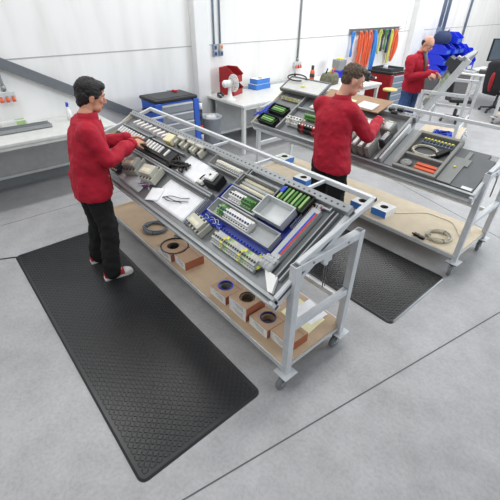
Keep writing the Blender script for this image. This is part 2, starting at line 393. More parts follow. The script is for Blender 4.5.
# ------------------------------------------------------------------ first trolley: things on the tilted tray
# cross beam in the middle (part of tray)
pan = [c for c in C1.children if c.name.startswith('tray_panel')][0]
b = MB(); b.box((-2.80, .30, -.004), (-.97, .335, .045)); b.box((-2.80, .312, .045), (-.97, .323, .047), 1); b.build('cross_beam', ['alu', 'grey_dark'], pan, bevel=.003)
b = MB(); b.box((-2.80, .508, -.004), (-1.62, .522, .035)); b.build('cross_beam', 'alu', pan, bevel=.002)

def finger_duct(label, a, v, ln, wd, h, rz, m='relay_beige', T=None):
    r = ontray(T or T1, 'finger_duct', label, 'cable duct', a, v, 0, rz, 'slotted wiring ducts on the nearest tray'); b = MB(); b.box((-ln / 2, -wd / 2, 0), (ln / 2, wd / 2, .004)); n = int(ln / .012)
    for k in range(n):
        x = -ln / 2 + (k + .5) * ln / n
        for s in (-1, 1): b.box((x - .0035, s * wd / 2 - .0015, .004), (x + .0035, s * wd / 2 + .0015, h))
    b.build('slotted_walls', m, r); b = MB(); b.box((-ln / 2, -wd / 2 + .004, .005), (ln / 2, wd / 2 - .004, h * .45)); b.build('wires_inside', 'blue_dark', r); return r
finger_duct('slotted wiring duct between the large white sheet and the blue tray', .985, .16, .25, .035, .04, PI / 2, 'grey_light')
finger_duct('slotted wiring duct between the empty grey box and the striped duct', .238, .50, .20, .022, .04, PI / 2, 'grey_light')
finger_duct('slotted wiring duct above the cream rods along the back rail', 1.1, .655, .7, .02, .035, 0, 'alu_light')
# black terminal strip with white bars
r = ontray(T1, 'terminal_strip', 'long black terminal strip with a row of white marker bars', 'terminal strip', 2.19, .435)
b = MB(); b.box((-.54, -.055, 0), (.54, .05, .05)); b.box((-.54, -.085, 0), (.54, -.055, .03)); b.build('body', 'black', r, bevel=.003)
for i in range(19):
    x = -.515 + i * .052; b = MB(); b.box((x - .012, -.028, .05), (x + .012, .044, .062))
    if i == 17: continue
    b.build('marker_bar', 'white', r)
r = ontray(T1, 'cable_bundle', 'dark bundle of black cables at the end of the black terminal strip', 'cable', 1.60, .43)
for k in range(6):
    b = MB(); pts = [(-.1 + .26 * t / 11, .035 * math.sin(t * .6 + k) - .007 * k, .018 + .022 * abs(math.sin(t * .5 + k * 1.3))) for t in range(12)]
    b.tube(pts, .009, 6); b.build('cable', 'black', r)
# white zigzag cable duct
r = ontray(T1, 'zigzag_strip', 'white zigzag finger strip along the upper edge of the nearest tray', 'cable duct', 2.29, .605)
b = MB(); b.box((-.37, -.035, 0), (.37, .035, .004)); b.build('base', 'grey_light', r)
for i in range(9):
    x = -.33 + i * .083; b = MB(); b.box((x - .042, -.012, .004), (x + .042, .012, .04), R=Matrix.Rotation(.75, 3, 'Z')); b.build('finger', 'white', r)
# yellow and white piece, loops
r = ontray(T1, 'marker_block', 'pale block with a yellow face beside the white contactors', 'label block', 1.93, .59, .0, .1)
b = MB(); b.box((-.055, -.05, 0), (.055, .04, .06), fm=[0, 0, 0, 0, 0, 1]); b.build('block', ['cream', 'yellow_paper'], r, bevel=.004)
b = MB(); b.box((-.01, -.051, .01), (.05, -.0505, .05)); b.build('yellow_face', 'yellow', r)
for i, (a, nm) in enumerate(((1.77, 'white contactor next to the yellow faced block'), (1.61, 'middle white contactor of the row above the upper paper'), (1.48, 'white contactor farthest from the yellow faced block'))):
    r = ontray(T1, 'contactor', nm, 'contactor', a, .60, 0, 0, 'white contactors on the nearest tray')
    b = MB(); b.box((-.055, -.04, 0), (-.03, .04, .06)); b.box((.03, -.04, 0), (.055, .04, .06)); b.box((-.055, .015, .03), (.055, .04, .075)); b.build('frame', 'relay_beige', r, bevel=.004)
    b = MB(); b.box((-.03, -.035, 0), (.03, .014, .035)); b.build('coil', 'charcoal', r)
# papers
sheet(T1, 'upper white sheet of paper leaning beside the black terminal strip', 1.37, .445, .38, .185, -.05, .006)
sheet(T1, 'large white sheet lying under the loose forked black cables', 1.27, .155, .50, .235, .0, .003)
sheet(T1, 'white document below the beige relay at the front edge', 1.52, .09, .15, .13, .35, .008)
r = ontray(T1, 'loose_cables', 'thin black forked cables lying on white paper', 'cable', 1.30, .16, .008)
for dx, dy, k in ((.14, .06, 0), (.16, .02, 1), (.11, -.02, 2)):
    b = MB(); b.tube([(-.11 + (dx + .11) * t / 12, -.06 + (dy + .06) * t / 12 + .012 * math.sin(t * .5 + k), .006 + .012 * math.sin(t / 12 * PI)) for t in range(13)], .0032, 5); b.build('cable', 'black', r)
# relays and modules at the far end, front row
def relay(T, label, a, v, du, dv, h, m, rz=0, group=None, w=0, cols=('charcoal', 'cream')):
    r = ontray(T, 'relay', label, 'relay', a, v, w, rz, group)
    b = MB(); b.box((-du / 2, -dv / 2, 0), (du / 2, dv / 2, h * .6)); b.box((-du / 2 + .006, -dv * .32, h * .6), (du / 2 - .006, dv * .32, h)); b.build('body', m, r, bevel=.003)
    b = MB()
    for k in range(4):
        x = -du / 2 + du * (k + .5) / 4
        for sg in (-1, 1): b.cyl((x, sg * dv * .41, h * .6), (x, sg * dv * .41, h * .6 + .003), du * .07, n=8)
    b.build('screw_row', cols[0], r)
    b = MB(); b.box((-du * .3, -dv * .2, h), (du * .3, dv * .05, h + .002)); b.build('label_plate', cols[1], r)
    return r
relay(T1, 'white relay nearest the man in red and white shoes', 2.31, .17, .13, .10, .07, 'white', .3)
relay(T1, 'black and silver relay beside the white relay', 2.22, .10, .13, .11, .06, 'charcoal', .1, cols=('cream', 'steel'), w=.009)
relay(T1, 'larger grey relay lying at a slant beneath the hands of the man', 2.0, .185, .17, .16, .10, 'relay_grey', .35, w=.009)
relay(T1, 'beige relay with terminals standing between grey relay and papers', 1.70, .205, .17, .15, .11, 'relay_beige', .2, w=.009)
sheet(T1, 'plastic sleeve under the grey and beige relays', 1.92, .10, .42, .16, .0, .002, 'grey_light', 'plastic_sleeve')
wires(T1, 'blue and white wires around the beige relay', 1.72, .12, .004, ['blue_dark', 'white', 'red', 'blue'], 10, .12)
# black device with white top
r = ontray(T1, 'transformer', 'black transformer with a square white top near the blue tray', 'transformer', 1.06, .43, 0, .1)
b = MB(); b.box((-.07, -.055, 0), (.07, .055, .075)); b.build('core', 'black', r, bevel=.006)
b = MB(); b.box((-.06, -.035, .075), (.03, .045, .10)); b.build('top', 'white', r, bevel=.004)
b = MB(); b.cyl((-.015, .005, .10), (-.015, .005, .103), .01, n=12); b.build('screw', 'charcoal', r)
r = ontray(T1, 'cable_loop', 'loose black cable drooping beside the transformer', 'cable', 1.17, .40, 0)
b = MB(); b.tube([(.06 * math.cos(t * .5), .055 * math.sin(t * .5), .01 + .02 * abs(math.sin(t * .4))) for t in range(14)], .006); b.build('cable', 'black', r)
relay(T1, 'small pale module in front of the transformer', 1.21, .375, .07, .05, .03, 'white', .1)
# upper grey boxes
parts_box(T1, 'long grey open box with a white strip inside', 1.06, .588, .40, .10, .05, 'grey_plastic', 'grey open boxes on the nearest tray')
breakers(T1, 'white terminal strip lying in the long grey open box', 1.06, .588, 12, .024, .05, .045, .006, 'white', 'cream', 'terminal_strip')
parts_box(T1, 'grey open box holding cream coloured rods', .69, .530, .36, .108, .06, 'grey_plastic', 'grey open boxes on the nearest tray')
for i, (dv, m, l) in enumerate(((-.03, 'cream', 'front cream rod in the grey open box'), (.0, 'grey_light', 'grey rod between the two cream rods'), (.03, 'cream', 'rear cream rod in the grey open box'))):
    r = ontray(T1, 'duct_rod', l, 'rod', .69, .530 + dv, .022, 0, 'rods in the grey open box')
    b = MB(); b.cyl((-.15, 0, 0), (.15, 0, 0), .014, n=12); b.build('rod', m, r)
    b = MB(); b.cyl((-.16, 0, 0), (-.15, 0, 0), .017, n=12); b.cyl((.15, 0, 0), (.16, 0, 0), .017, n=12); b.build('end_cap', 'alu_dark', r)
parts_box(T1, 'shallow empty grey box behind the cream rods', .66, .619, .34, .038, .05, 'alu', 'grey open boxes on the nearest tray')
# blue tray with clear boxes
r = ontray(T1, 'blue_tray', 'blue plastic tray holding two open boxes of breakers', 'tray', .575, .315)
pan_box(MB(), .72, .33, .02).build('base', 'blue_tray', r)
for s in (-1, 1):
    b = MB()
    for i in range(24):
        x = -.34 + i * .0295; b.box((x - .005, s * .151, .02), (x + .005, s * .161, .034))
    b.build('rim_fingers', 'blue', r)
parts_box(T1, 'smaller clear box at the back of the blue tray', .69, .398, .34, .11, .055, 'grey_light', 'clear boxes in the blue tray', .006)
breakers(T1, 'white breakers with green terminals in the smaller clear box', .70, .398, 9, .026, .08, .06, .012, ['white', 'white', 'white', 'white', 'white', 'green', 'green', 'green', 'green'], 'charcoal')
parts_box(T1, 'longer clear box at the front of the blue tray', .565, .265, .62, .11, .055, 'grey_light', 'clear boxes in the blue tray', .006)
breakers(T1, 'green and white breakers in the longer clear box', .64, .265, 13, .026, .085, .06, .012, ['green_light', 'green', 'green'] + ['white'] * 10, 'blue_dark')
parts_box(T1, 'empty grey open box in front of the black card box', .39, .425, .24, .145, .065, 'alu_light', 'grey open boxes on the nearest tray', .037)
r = ontray(T1, 'card_box', 'black box of green circuit cards on the nearest tray', 'parts box', .36, .572)
pan_box(MB(), .25, .125, .075).build('box', 'black', r)
for i in range(7):
    x = -.10 + i * .032; b = MB(); b.box((x - .004, -.054, .006), (x + .004, .054, .068)); b.box((x - .008, -.05, .068), (x + .008, .05, .076)); b.build('circuit_card', 'green' if i % 2 else 'green_light', r)
b = MB(); b.box((-.12, .0, .066), (-.09, .045, .08)); b.build('plug', 'blue', r)
# front row of terminals
breakers(T1, 'grey and yellow terminal row along the front edge of the nearest tray', .45, .088, 19, .0225, .10, .06, 0, ['relay_beige', 'grey_light', 'grey_light', 'grey_light', 'yellow', 'grey', 'green_light', 'relay_beige'], 'charcoal', 'terminal_strip')
relay(T1, 'grey relay with a slanting face beside the blue tray', .85, .085, .17, .11, .09, 'relay_beige', -.12)
wires(T1, 'tangle of blue and white wires around the front corner of the blue tray', .80, .165, .01, ['blue', 'white', 'blue_dark', 'blue'], 14, .14, loop=.03)
wires(T1, 'yellow and green earth wires at the end of the terminal row', .255, .11, .01, ['yellow', 'green_light', 'charcoal', 'yellow'], 8, .05, .003, loop=.06)
wires(T1, 'coloured wire ends at the top of the grey ducts', .20, .60, .01, ['red', 'blue', 'white', 'cream'], 8, .04, .0025, loop=.05)
# ducts at the right end (running up the slope)
r = ontray(T1, 'cable_duct', 'grey cable duct with blue and red stripes running up the tray', 'cable duct', .17, .385)
b = MB(); b.box((-.045, -.2, 0), (.02, .2, .045)); b.box((-.047, -.2, .03), (-.045, .2, .034)); b.build('body', 'grey_light', r, bevel=.004)
b = MB(); b.box((-.008, -.17, .045), (.003, .17, .049)); b.build('blue_stripe', 'blue', r)
b = MB(); b.box((.007, -.17, .045), (.018, .17, .049)); b.build('red_stripe', 'stripe_red', r)
r = ontray(T1, 'wire_duct', 'grey round ended duct section below the striped duct', 'cable duct', .195, .155)
b = MB()
for dx in (-.03, 0, .03): b.cyl((dx, -.06, .024), (dx, .03, .024), .022, n=12)
b.build('body', 'grey_light', r)
b = MB(); b.box((-.05, -.01, .04), (.05, .01, .05)); b.build('clamp', 'alu', r)
r = ontray(T1, 'slot_profile', 'dark slotted profile beside the white end of the tray', 'profile', .075, .36)
b = MB(); b.box((-.02, -.27, 0), (-.012, .27, .03)); b.box((.012, -.27, 0), (.02, .27, .03)); b.box((-.012, -.27, 0), (.012, .27, .004), 1); b.build('body', ['alu', 'grey_dark'], r)
r = ontray(T1, 'corner_plate', 'white triangular plate at the front corner of the nearest tray', 'plate', .10, .05)
b = MB(); b.prism([(-.09, .05), (.02, .05), (.06, -.045), (.03, -.05)], .0, .03); b.build('plate', 'white', r, bevel=.003)
parts_box(T1, 'silver wire tray of loose terminals above the black card box', .20, .655, .16, .06, .03, 'alu_light')

# ------------------------------------------------------------------ boxes with a round hole
def holed_box(name, label, cat, tf, w, d, h, r, mats, ringmat=None, coil=None, group=None, hx=0, hy=0, seam=True):
    """w along x, d along y, front (+y) printed, -x end printed; mats = [top, front, end]"""
    root = empty(name, label, cat, tf, group); x, y = w / 2, d / 2
    b = MB(); n = 32
    vs = [(-x, -y, 0), (x, -y, 0), (x, y, 0), (-x, y, 0), (-x, -y, h), (x, -y, h), (x, y, h), (-x, y, h)]
    b.add(vs, [(0, 1, 2, 3)], 0); b.add(vs, [(2, 6, 7, 3)], 1); b.add(vs, [(0, 3, 7, 4)], 2); b.add(vs, [(0, 4, 5, 1), (1, 5, 6, 2)], 0)
    if r:
        inner = []; outer = []
        for i in range(n):
            a = 2 * PI * i / n; c, s_ = math.cos(a), math.sin(a); inner.append((hx + r * c, hy + r * s_, h))
            k = min((x if c > 0 else -x) / c - 0 if abs(c) > 1e-6 else 9, (y if s_ > 0 else -y) / s_ if abs(s_) > 1e-6 else 9); outer.append((k * c, k * s_, h))
        # exact corners
        for cxx, cyy in ((x, y), (-x, y), (-x, -y), (x, -y)):
            a = math.atan2(cyy, cxx) % (2 * PI); i = int(round(a / (2 * PI) * n)) % n; outer[i] = (cxx, cyy, h)
        b.add(inner + outer, [(i, (i + 1) % n, n + (i + 1) % n, n + i) for i in range(n)], 0)
        low = [(px, py, .01) for px, py, _ in inner]; b.add(inner + low, [(i, n + i, n + (i + 1) % n, (i + 1) % n) for i in range(n)] + [tuple(range(n, 2 * n))], 3)
    else: b.add(vs, [(4, 5, 6, 7)], 0)
    b.build('box', list(mats) + ['cardboard_dark'], root)
    if ringmat:
        q = MB(); q.tube([(hx + (r - .004) * math.cos(2 * PI * i / 28), hy + (r - .004) * math.sin(2 * PI * i / 28), h + .001) for i in range(28)], .006, 6, closed=True); q.build('spool_rim', ringmat, root)
    if coil:
        q = MB()
        for k in range(4): q.tube([(hx + (r - .009) * math.cos(2 * PI * i / 28), hy + (r - .009) * math.sin(2 * PI * i / 28), .018 + k * .013) for i in range(28)], .007, 6, closed=True)
        q.build('cable_on_spool', coil, root)
    if seam:
        q = MB(); q.box((-x + .001, -.0012 - .3 * d, h), (x - .001, .0012 - .3 * d, h + .0006)); q.build('lid_seam', 'cardboard_dark', root)
    return root
SHZ = .2205
CB = ['cardboard', 'white', 'orange_print']
GB = 'cardboard cable boxes on the nearest trolley'
def lines(root, w, d, h, side='front'):
    q = MB()
    for k in range(3): q.box((-w * .32, d / 2, h * (.3 + .2 * k)), (w * (.05 + .1 * k), d / 2 + .0006, h * (.36 + .2 * k)))
    q.build('printed_lines', 'grey', root)
r = holed_box('cable_box', 'brown cardboard box with a black cable ring on top of its hole', 'box', at(2.66, -1.33, SHZ, .05), .24, .22, .08, .058, CB, None, 'black', GB); lines(r, .24, .22, .08)
r = holed_box('cable_box', 'closed brown cardboard box next to the one with the black cable ring', 'box', at(2.43, -1.36, SHZ, -.03), .19, .20, .085, 0, CB, None, None, GB); lines(r, .19, .2, .085)
b = MB(); n = 40
for k in range(2): b.tube([(2.64 + (.13 + .006 * k) * math.cos(2 * PI * i / n), -1.335 + (.125 + .004 * k) * math.sin(2 * PI * i / n), SHZ + .087 + .003 * k) for i in range(n)], .004, 6, closed=True)
tag(b.build('cable_ring', 'black'), 'thin black cable ring resting on the brown box', 'cable')
r = holed_box('cable_box', 'cardboard box with a bright blue spool rim around its hole', 'box', at(1.85, -1.36, SHZ, .02), .20, .20, .08, .062, CB, 'blue', 'grey', GB, hx=.02); lines(r, .2, .2, .08)
r = holed_box('cable_box', 'lower closed box of the stack of two brown boxes', 'box', at(1.60, -1.365, SHZ, .0), .20, .20, .07, 0, CB, None, None, GB); lines(r, .2, .2, .07)
r = holed_box('cable_box', 'upper box of the stack of two, with a dark round hole', 'box', at(1.595, -1.36, SHZ + .071, .03), .20, .20, .07, .062, CB, None, 'cardboard_dark', GB); lines(r, .2, .2, .07)
r = holed_box('cable_box', 'cardboard box with a dark blue rimmed hole beside the stack of two', 'box', at(1.375, -1.38, SHZ, -.02), .20, .20, .08, .06, CB, 'blue_dark', 'cardboard', GB); lines(r, .2, .2, .08)
r = holed_box('cable_box', 'closed brown box nearest the front leg of the first trolley', 'box', at(1.175, -1.40, SHZ, -.02), .19, .19, .08, 0, CB, None, None, GB); lines(r, .19, .19, .08)
def coil(name, label, x, y, z, r, m, turns=6, th=.006, sq=1.0, group=None, tail=True):
    root = empty(name, label, 'cable', (x, y, z), group); b = MB(); n = 30 * turns; pts = []
    for i in range(n):
        a = 2 * PI * i / 30; k = i // 30; rr = r * (1 + .10 * math.sin(k * 2.1 + a * .2) + .05 * math.sin(3 * a + k))
        pts.append((rr * math.cos(a) * sq, rr * math.sin(a) + .01 * math.sin(k), th + .012 * abs(math.sin(k * 1.7 + a)) + .002 * k))
    b.tube(pts, th, 6); b.build('windings', m, root)
    if tail:
        for a in (.8, 2.4, 4.6):
            b = MB(); b.tube([((r + .03 * math.cos(t / 8 * 2 * PI)) * math.cos(a) * sq, (r + .03 * math.cos(t / 8 * 2 * PI)) * math.sin(a), .018 + .014 * math.sin(t / 8 * 2 * PI)) for t in range(8)], .003, 5, closed=True); b.build('tie', 'black', root)
    return root
coil('cable_coil', 'dark grey coil of cable on the shelf behind the brown boxes', 3.17, -1.41, SHZ, .115, 'cable_grey', 7, .007)
b = MB(); b.bar((2.93, -1.50, SHZ + .006), (2.78, -1.58, SHZ + .006), .05, .012); tag(b.build('cable_bag', 'cable_grey', bevel=.004), 'small grey bag of cable ties beside the dark coil', 'bag')
def flat(label, cat, name, poly, z0, z1, m, group=None):
    b = MB(); b.prism(poly, z0, z1); return tag(b.build(name, m), label, cat, group)
flat('pale yellow folder lying on the first trolley shelf', 'folder', 'paper_folder', [(1.41, -1.55), (1.42, -1.78), (1.13, -1.75), (1.11, -1.52)], SHZ, SHZ + .006, 'yellow_paper')
flat('white sheet sticking out under the yellow folder edge', 'paper', 'paper_sheet', [(1.37, -1.60), (1.36, -1.83), (1.15, -1.81), (1.16, -1.62)], SHZ + .0065, SHZ + .009, 'paper')
flat('small bright green note on the pale folder', 'note', 'paper_note', [(1.27, -1.69), (1.27, -1.76), (1.20, -1.76), (1.21, -1.70)], SHZ + .0095, SHZ + .011, 'yellow')

# ------------------------------------------------------------------ second trolley
BB = ['white', 'blue_print', 'white']; G2 = 'blue and white cable boxes on the second trolley'
holed_box('cable_box', 'blue and white cable box at the far end of the second trolley shelf', 'box', at(3.70, -3.88, SHZ, .0), .22, .20, .08, .05, ['white', 'white', 'blue_print'], None, 'green', G2, seam=False)
holed_box('cable_box', 'blue and white cable box on the shelf just left of the brown haired man', 'box', at(2.98, -3.52, SHZ, .05), .22, .18, .08, .045, ['white', 'blue_print', 'blue_print'], None, 'black', G2, seam=False)
holed_box('cable_box', 'blue and white cable box half hidden behind the white guard rail corner', 'box', at(2.06, -3.55, SHZ, .0), .20, .20, .08, .05, BB, None, 'black', G2, seam=False)
holed_box('cable_box', 'blue and white cable box with a black hole standing by the thin beige wire', 'box', at(1.81, -3.61, SHZ, .0), .19, .22, .08, .045, BB, None, 'black', G2, seam=False)
coil('cable_coil', 'beige coil of cable at the front end of the second trolley shelf', 1.14, -3.60, SHZ, .11, 'cable_beige', 7, .006)
r = empty('power_cable', 'beige wire with black plugs lying along the plywood shelf', 'cable', (1.3, -3.5, SHZ))
b = MB(); b.tube([(.42 - .05 * t, -.2 - .33 * math.sin(t / 16 * PI) + .02 * math.sin(t), .004) for t in range(17)], .0035, 6); b.tube([(-.05 - .012 * t, .06 - .002 * t * t * .3, .005) for t in range(10)], .004, 6); b.build('wire', 'cable_beige', r)
for dx, dy in ((.0, .06), (-.06, .07)):
    b = MB(); b.box((dx - .03, dy - .018, 0), (dx + .03, dy + .018, .03)); b.cyl((dx + .03, dy, .015), (dx + .05, dy, .015), .009, n=10); b.build('plug', 'black', r, bevel=.004)
# tray contents
G3 = 'black card bins on the second trolley'
def card_bin(label, a, v):
    r = ontray(T2, 'card_bin', label, 'bin', a, v, 0, -.05, G3); pan_box(MB(), .30, .125, .075).build('bin', 'black', r)
    for i in range(3):
        b = MB(); b.box((-.11, -.035 + i * .03, .008), (.10, -.017 + i * .03, .07)); b.build('circuit_card', ['green', 'green_light', 'green'][i], r)
card_bin('lower black bin of green cards at the far corner of the second tray', 2.62, .075)
card_bin('upper black bin of green cards at the far corner of the second tray', 2.60, .27)
wires(T2, 'blue wires hanging over the ends of the black card bins', 2.80, .22, .03, ['blue', 'blue_bin', 'blue_cab'], 12, .07, .005, loop=.16)
pan2 = [c for c in C2.children if c.name.startswith('tray_panel')][0]
for q in (((-2.42, .0, -.004), (-2.40, .64, .05)), ((-2.39, .40, -.004), (-1.62, .42, .04)), ((-.99, .0, -.004), (-.96, .64, .055))):
    b = MB(); b.box(*q); b.build('cross_beam', 'alu', pan2, bevel=.002)
breakers(T2, 'white and black relays standing on the second tray beside the card bins', 2.22, .17, 5, .05, .11, .10, 0, ['white', 'relay_beige', 'white'], 'charcoal')
breakers(T2, 'black breakers with red and white switches next to the brown haired man', 1.98, .12, 6, .045, .10, .09, 0, ['black', 'red', 'black', 'black'], 'white')
breakers(T2, 'green terminal row behind the black breakers', 2.05, .31, 10, .026, .08, .06, 0, 'green', 'green_light', 'terminal_strip')
breakers(T2, 'cream and yellow terminal row along the upper part of the second tray', 2.62, .52, 13, .026, .05, .04, 0, ['cream', 'relay_beige', 'yellow'], 'grey', 'terminal_strip')
r = ontray(T2, 'marker_strip', 'white strip lying on the second tray beside the terminal row', 'strip', 2.08, .49); b = MB(); b.box((-.17, -.025, 0), (.17, .025, .025)); b.box((-.16, -.01, .025), (.16, .01, .03)); b.build('strip', 'white', r, bevel=.003)
r = ontray(T2, 'display_panel', 'flat pale panel in a grey frame at the top of the second tray', 'panel', 2.5, .665, .078, 0)
b = MB(); b.box((-.34, -.06, 0), (.30, .16, .02)); b.box((-.36, -.085, -.02), (.32, -.06, .028), 1); b.box((-.36, .16, -.01), (.32, .18, .028), 1); b.box((-.36, -.06, -.01), (-.34, .16, .028), 1); b.box((.30, -.06, -.01), (.32, .16, .028), 1); b.build('panel', ['bench_white', 'alu_dark'], r, bevel=.003)
b = MB(); b.box((-.06, .02, .02), (.0, .04, .03)); b.build('yellow_tab', 'yellow', r)
r = ontray(T2, 'hose_loop', 'black cable loop lying over the pale panel frame', 'cable', 2.72, .80, .122); b = MB(); b.tube([(.16 * math.cos(t * .24), .06 * math.sin(t * .24), .004) for t in range(24)], .009); b.build('loop', 'black', r)
G4 = 'grey drive modules on the second tray'
def module(label, a, v, du, dv, h, m='case_grey', T=T2, rz=0, group=G4):
    r = ontray(T, 'drive_module', label, 'module', a, v, 0, rz, group)
    b = MB(); b.box((-du / 2, -dv / 2, 0), (du / 2, dv / 2, h)); b.build('housing', m, r, bevel=.002)
    b = MB()
    for k in range(5): b.box((-du / 2 - .001, -dv * .4, h * (.2 + .14 * k)), (du / 2 + .001, dv * .4, h * (.24 + .14 * k)))
    b.build('vent_slots', 'grey', r)
    b = MB(); b.box((-du * .34, -dv * .38, h), (du * .34, dv * .3, h + .004)); b.build('front_plate', 'alu_light', r)
    b = MB(); b.box((-du * .2, dv * .32, h), (du * .2, dv * .42, h + .008)); b.build('connector', 'cream', r)
for i, l in enumerate(('first of the row of grey drive modules, next to the man', 'second grey drive module from the man in the row', 'third grey drive module from the man in the row', 'fourth grey drive module from the man in the row', 'grey drive module at the end of the row by the white divider')):
    module(l, 1.42 - i * .082, .11, .052, .16, .13, 'relay_grey')
module('grey drive module behind the row, under the hand of the man', 1.34, .42, .20, .10, .075)
module('grey drive module behind the row, beside the white divider', 1.10, .42, .12, .13, .10)
module('black and white drive module behind the end of the row', 1.035, .27, .07, .14, .10, 'charcoal')
wires(T2, 'cream and dark wires lying between the grey drive modules', 1.27, .25, .005, ['cream', 'charcoal', 'yellow', 'grey'], 12, .16, .004)
r = ontray(T2, 'divider_rail', 'long white rail running up the second tray past the drive modules', 'rail', .925, .27); b = MB(); b.box((-.012, -.26, 0), (.012, .26, .075)); b.build('rail', 'alu_light', r, bevel=.003)
r = ontray(T2, 'steel_plate', 'bare steel plate between white rail and grey case', 'plate', .85, .28); b = MB(); b.box((-.05, -.26, 0), (.05, .26, .006)); b.box((-.05, -.26, .006), (-.045, .26, .01)); b.build('plate', 'alu', r)
# grey tray with coil and orange strips
r = ontray(T2, 'tool_case', 'grey open case with a cable coil and orange connectors on the second tray', 'case', .575, .255)
b = MB(); x, y = .215, .25; b.box((-x, -y, 0), (x, y, .006))
for q in (((-x, -y, .006), (x, -y + .03, .06)), ((-x, y - .03, .006), (x, y, .06)), ((-x, -y + .03, .006), (-x + .03, y - .03, .06)), ((x - .03, -y + .03, .006), (x, y - .03, .06)), ((-x + .03, -.07, .006), (x - .03, -.045, .055))): b.box(*q)
b.build('case', 'case_grey', r, bevel=.003)
b = MB(); b.box((-x + .031, -y + .031, .0065), (x - .031, y - .031, .009)); b.build('case_liner', 'grey_dark', r)
r = ontray(T2, 'connector_row', 'row of connectors with yellow tips inside the grey case', 'connector', .565, .42, .01)
b = MB(); b.box((-.15, -.03, 0), (.15, .03, .02)); b.build('base', 'drawer_blue', r)
for i in range(9):
    b = MB(); b.box((-.14 + i * .033, -.02, .02), (-.12 + i * .033, .0, .035)); c = b.build('connector', 'charcoal', r); b = MB(); b.box((-.138 + i * .033, .002, .02), (-.122 + i * .033, .018, .04)); b.build('tip', 'yellow', c)
coil_r = ontray(T2, 'cable_coil', 'cream coil of cable inside the grey case', 'cable', .62, .29, .012); b = MB(); b.tube([((.12 + .012 * math.sin(i * .11)) * math.cos(2 * PI * i / 26), (.065 + .008 * math.cos(i * .13)) * math.sin(2 * PI * i / 26), .008 + .02 * i / 130) for i in range(130)], .007); b.build('windings', 'cable_beige', coil_r)
r = ontray(T2, 'black_connector', 'black bent connector lying beside the cream coil in the case', 'connector', .465, .315, .012, 1.0); b = MB(); b.box((-.06, -.025, 0), (.06, .025, .04)); b.box((-.1, -.015, 0), (-.06, .015, .03)); b.build('body', 'black', r, bevel=.004)
for i, (dv, l) in enumerate(((.12, 'rear orange connector strip in the grey case'), (.075, 'front orange connector strip in the grey case'))):
    r = ontray(T2, 'orange_strip', l, 'connector', .50, dv, .012, 0, 'orange connector strips'); b = MB(); b.box((-.10, -.016, 0), (.10, .016, .03)); b.build('strip', 'orange', r, bevel=.003)
    b = MB(); [b.box((-.09 + k * .04, .016, .004), (-.07 + k * .04, .02, .024)) for k in range(5)]; b.build('contacts', 'blue_dark', r)
r = ontray(T2, 'clear_bag', 'clear bag of small white parts in the grey case corner', 'bag', .70, .10, .012); b = MB(); b.ell((0, 0, .014), (.06, 0, 0), (0, .045, 0), (0, 0, .014)); b.build('bag', 'grey', r); b = MB(); [b.ell((random.uniform(-.03, .03), random.uniform(-.025, .025), .026), (.012, 0, 0), (0, .01, 0), (0, 0, .008), 8, 5) for k in range(6)]; b.build('parts', 'relay_grey', r)
# stepped mats at the end of the second tray
def stepped(name, label, poly, w, m):
    b = MB(); b.prism(poly, 0, .012); o = b.build(name, m); o.matrix_world = T2 @ Matrix.Translation((0, 0, w)); return tag(o, label, 'sheet')
stepped('stepped_sheet', 'dark grey stepped rubber sheet at the front end of the second tray', [(-.36, .02), (-.035, .02), (-.035, .40), (-.10, .40), (-.10, .455), (-.36, .455)], .0, 'mat_dark_grey')
stepped('stepped_sheet', 'lighter grey stepped sheet on top of the dark rubber sheet', [(-.355, .02), (-.23, .02), (-.23, .25), (-.20, .25), (-.20, .33), (-.235, .33), (-.235, .42), (-.27, .42), (-.27, .33), (-.355, .33)], .013, 'mat_mid_grey')
r = ontray(T2, 'round_sticker', 'tiny round yellow sticker on the lighter stepped sheet', 'sticker', .29, .21, .026); b = MB(); b.lathe([(.012, 0), (.012, .008), (.006, .012)], n=12); b.build('disc', 'yellow', r)
r = ontray(T2, 'paper_label', 'white paper label at the front edge of the stepped sheet', 'label', .09, .035, .014); b = MB(); b.box((-.045, -.015, 0), (.045, .015, .002)); b.build('paper', 'paper', r)
# cardboard sheet and paper behind
sheetT = T2 @ Matrix.Translation((0, .62, .055))
def lean(name, label, cat, poly, w, th, m):
    b = MB(); b.prism(poly, 0, th); o = b.build(name, m); o.matrix_world = T2 @ Matrix.Translation((0, 0, w)); return tag(o, label, cat)
lean('cardboard_sheet', 'large plain cardboard sheet resting on the rear rail of the second trolley', 'cardboard', [(-2.15, .58), (-1.34, .58), (-1.28, .79), (-2.15, .79)], .056, .012, 'cardboard')
MATS['cardboard']
lean('paper_pile', 'crumpled white paper pile on the cardboard sheet', 'paper', [(-1.64, .60), (-1.42, .59), (-1.39, .69), (-1.60, .70)], .0685, .012, 'paper')
lean('paper_pile', 'small cream paper with green mark on the cardboard sheet', 'paper', [(-1.80, .60), (-1.70, .60), (-1.68, .68), (-1.78, .69)], .0685, .010, 'yellow_paper')
r = ontray(T2, 'adapter', 'black adapters lying beside the cardboard sheet corner', 'adapter', 1.18, .675, .052); 
for dx, dy in ((-.05, 0), (.04, .02), (.0, -.035)):
    b = MB(); b.box((dx - .035, dy - .015, 0), (dx + .035, dy + .015, .03)); b.build('block', 'black', r, bevel=.004)

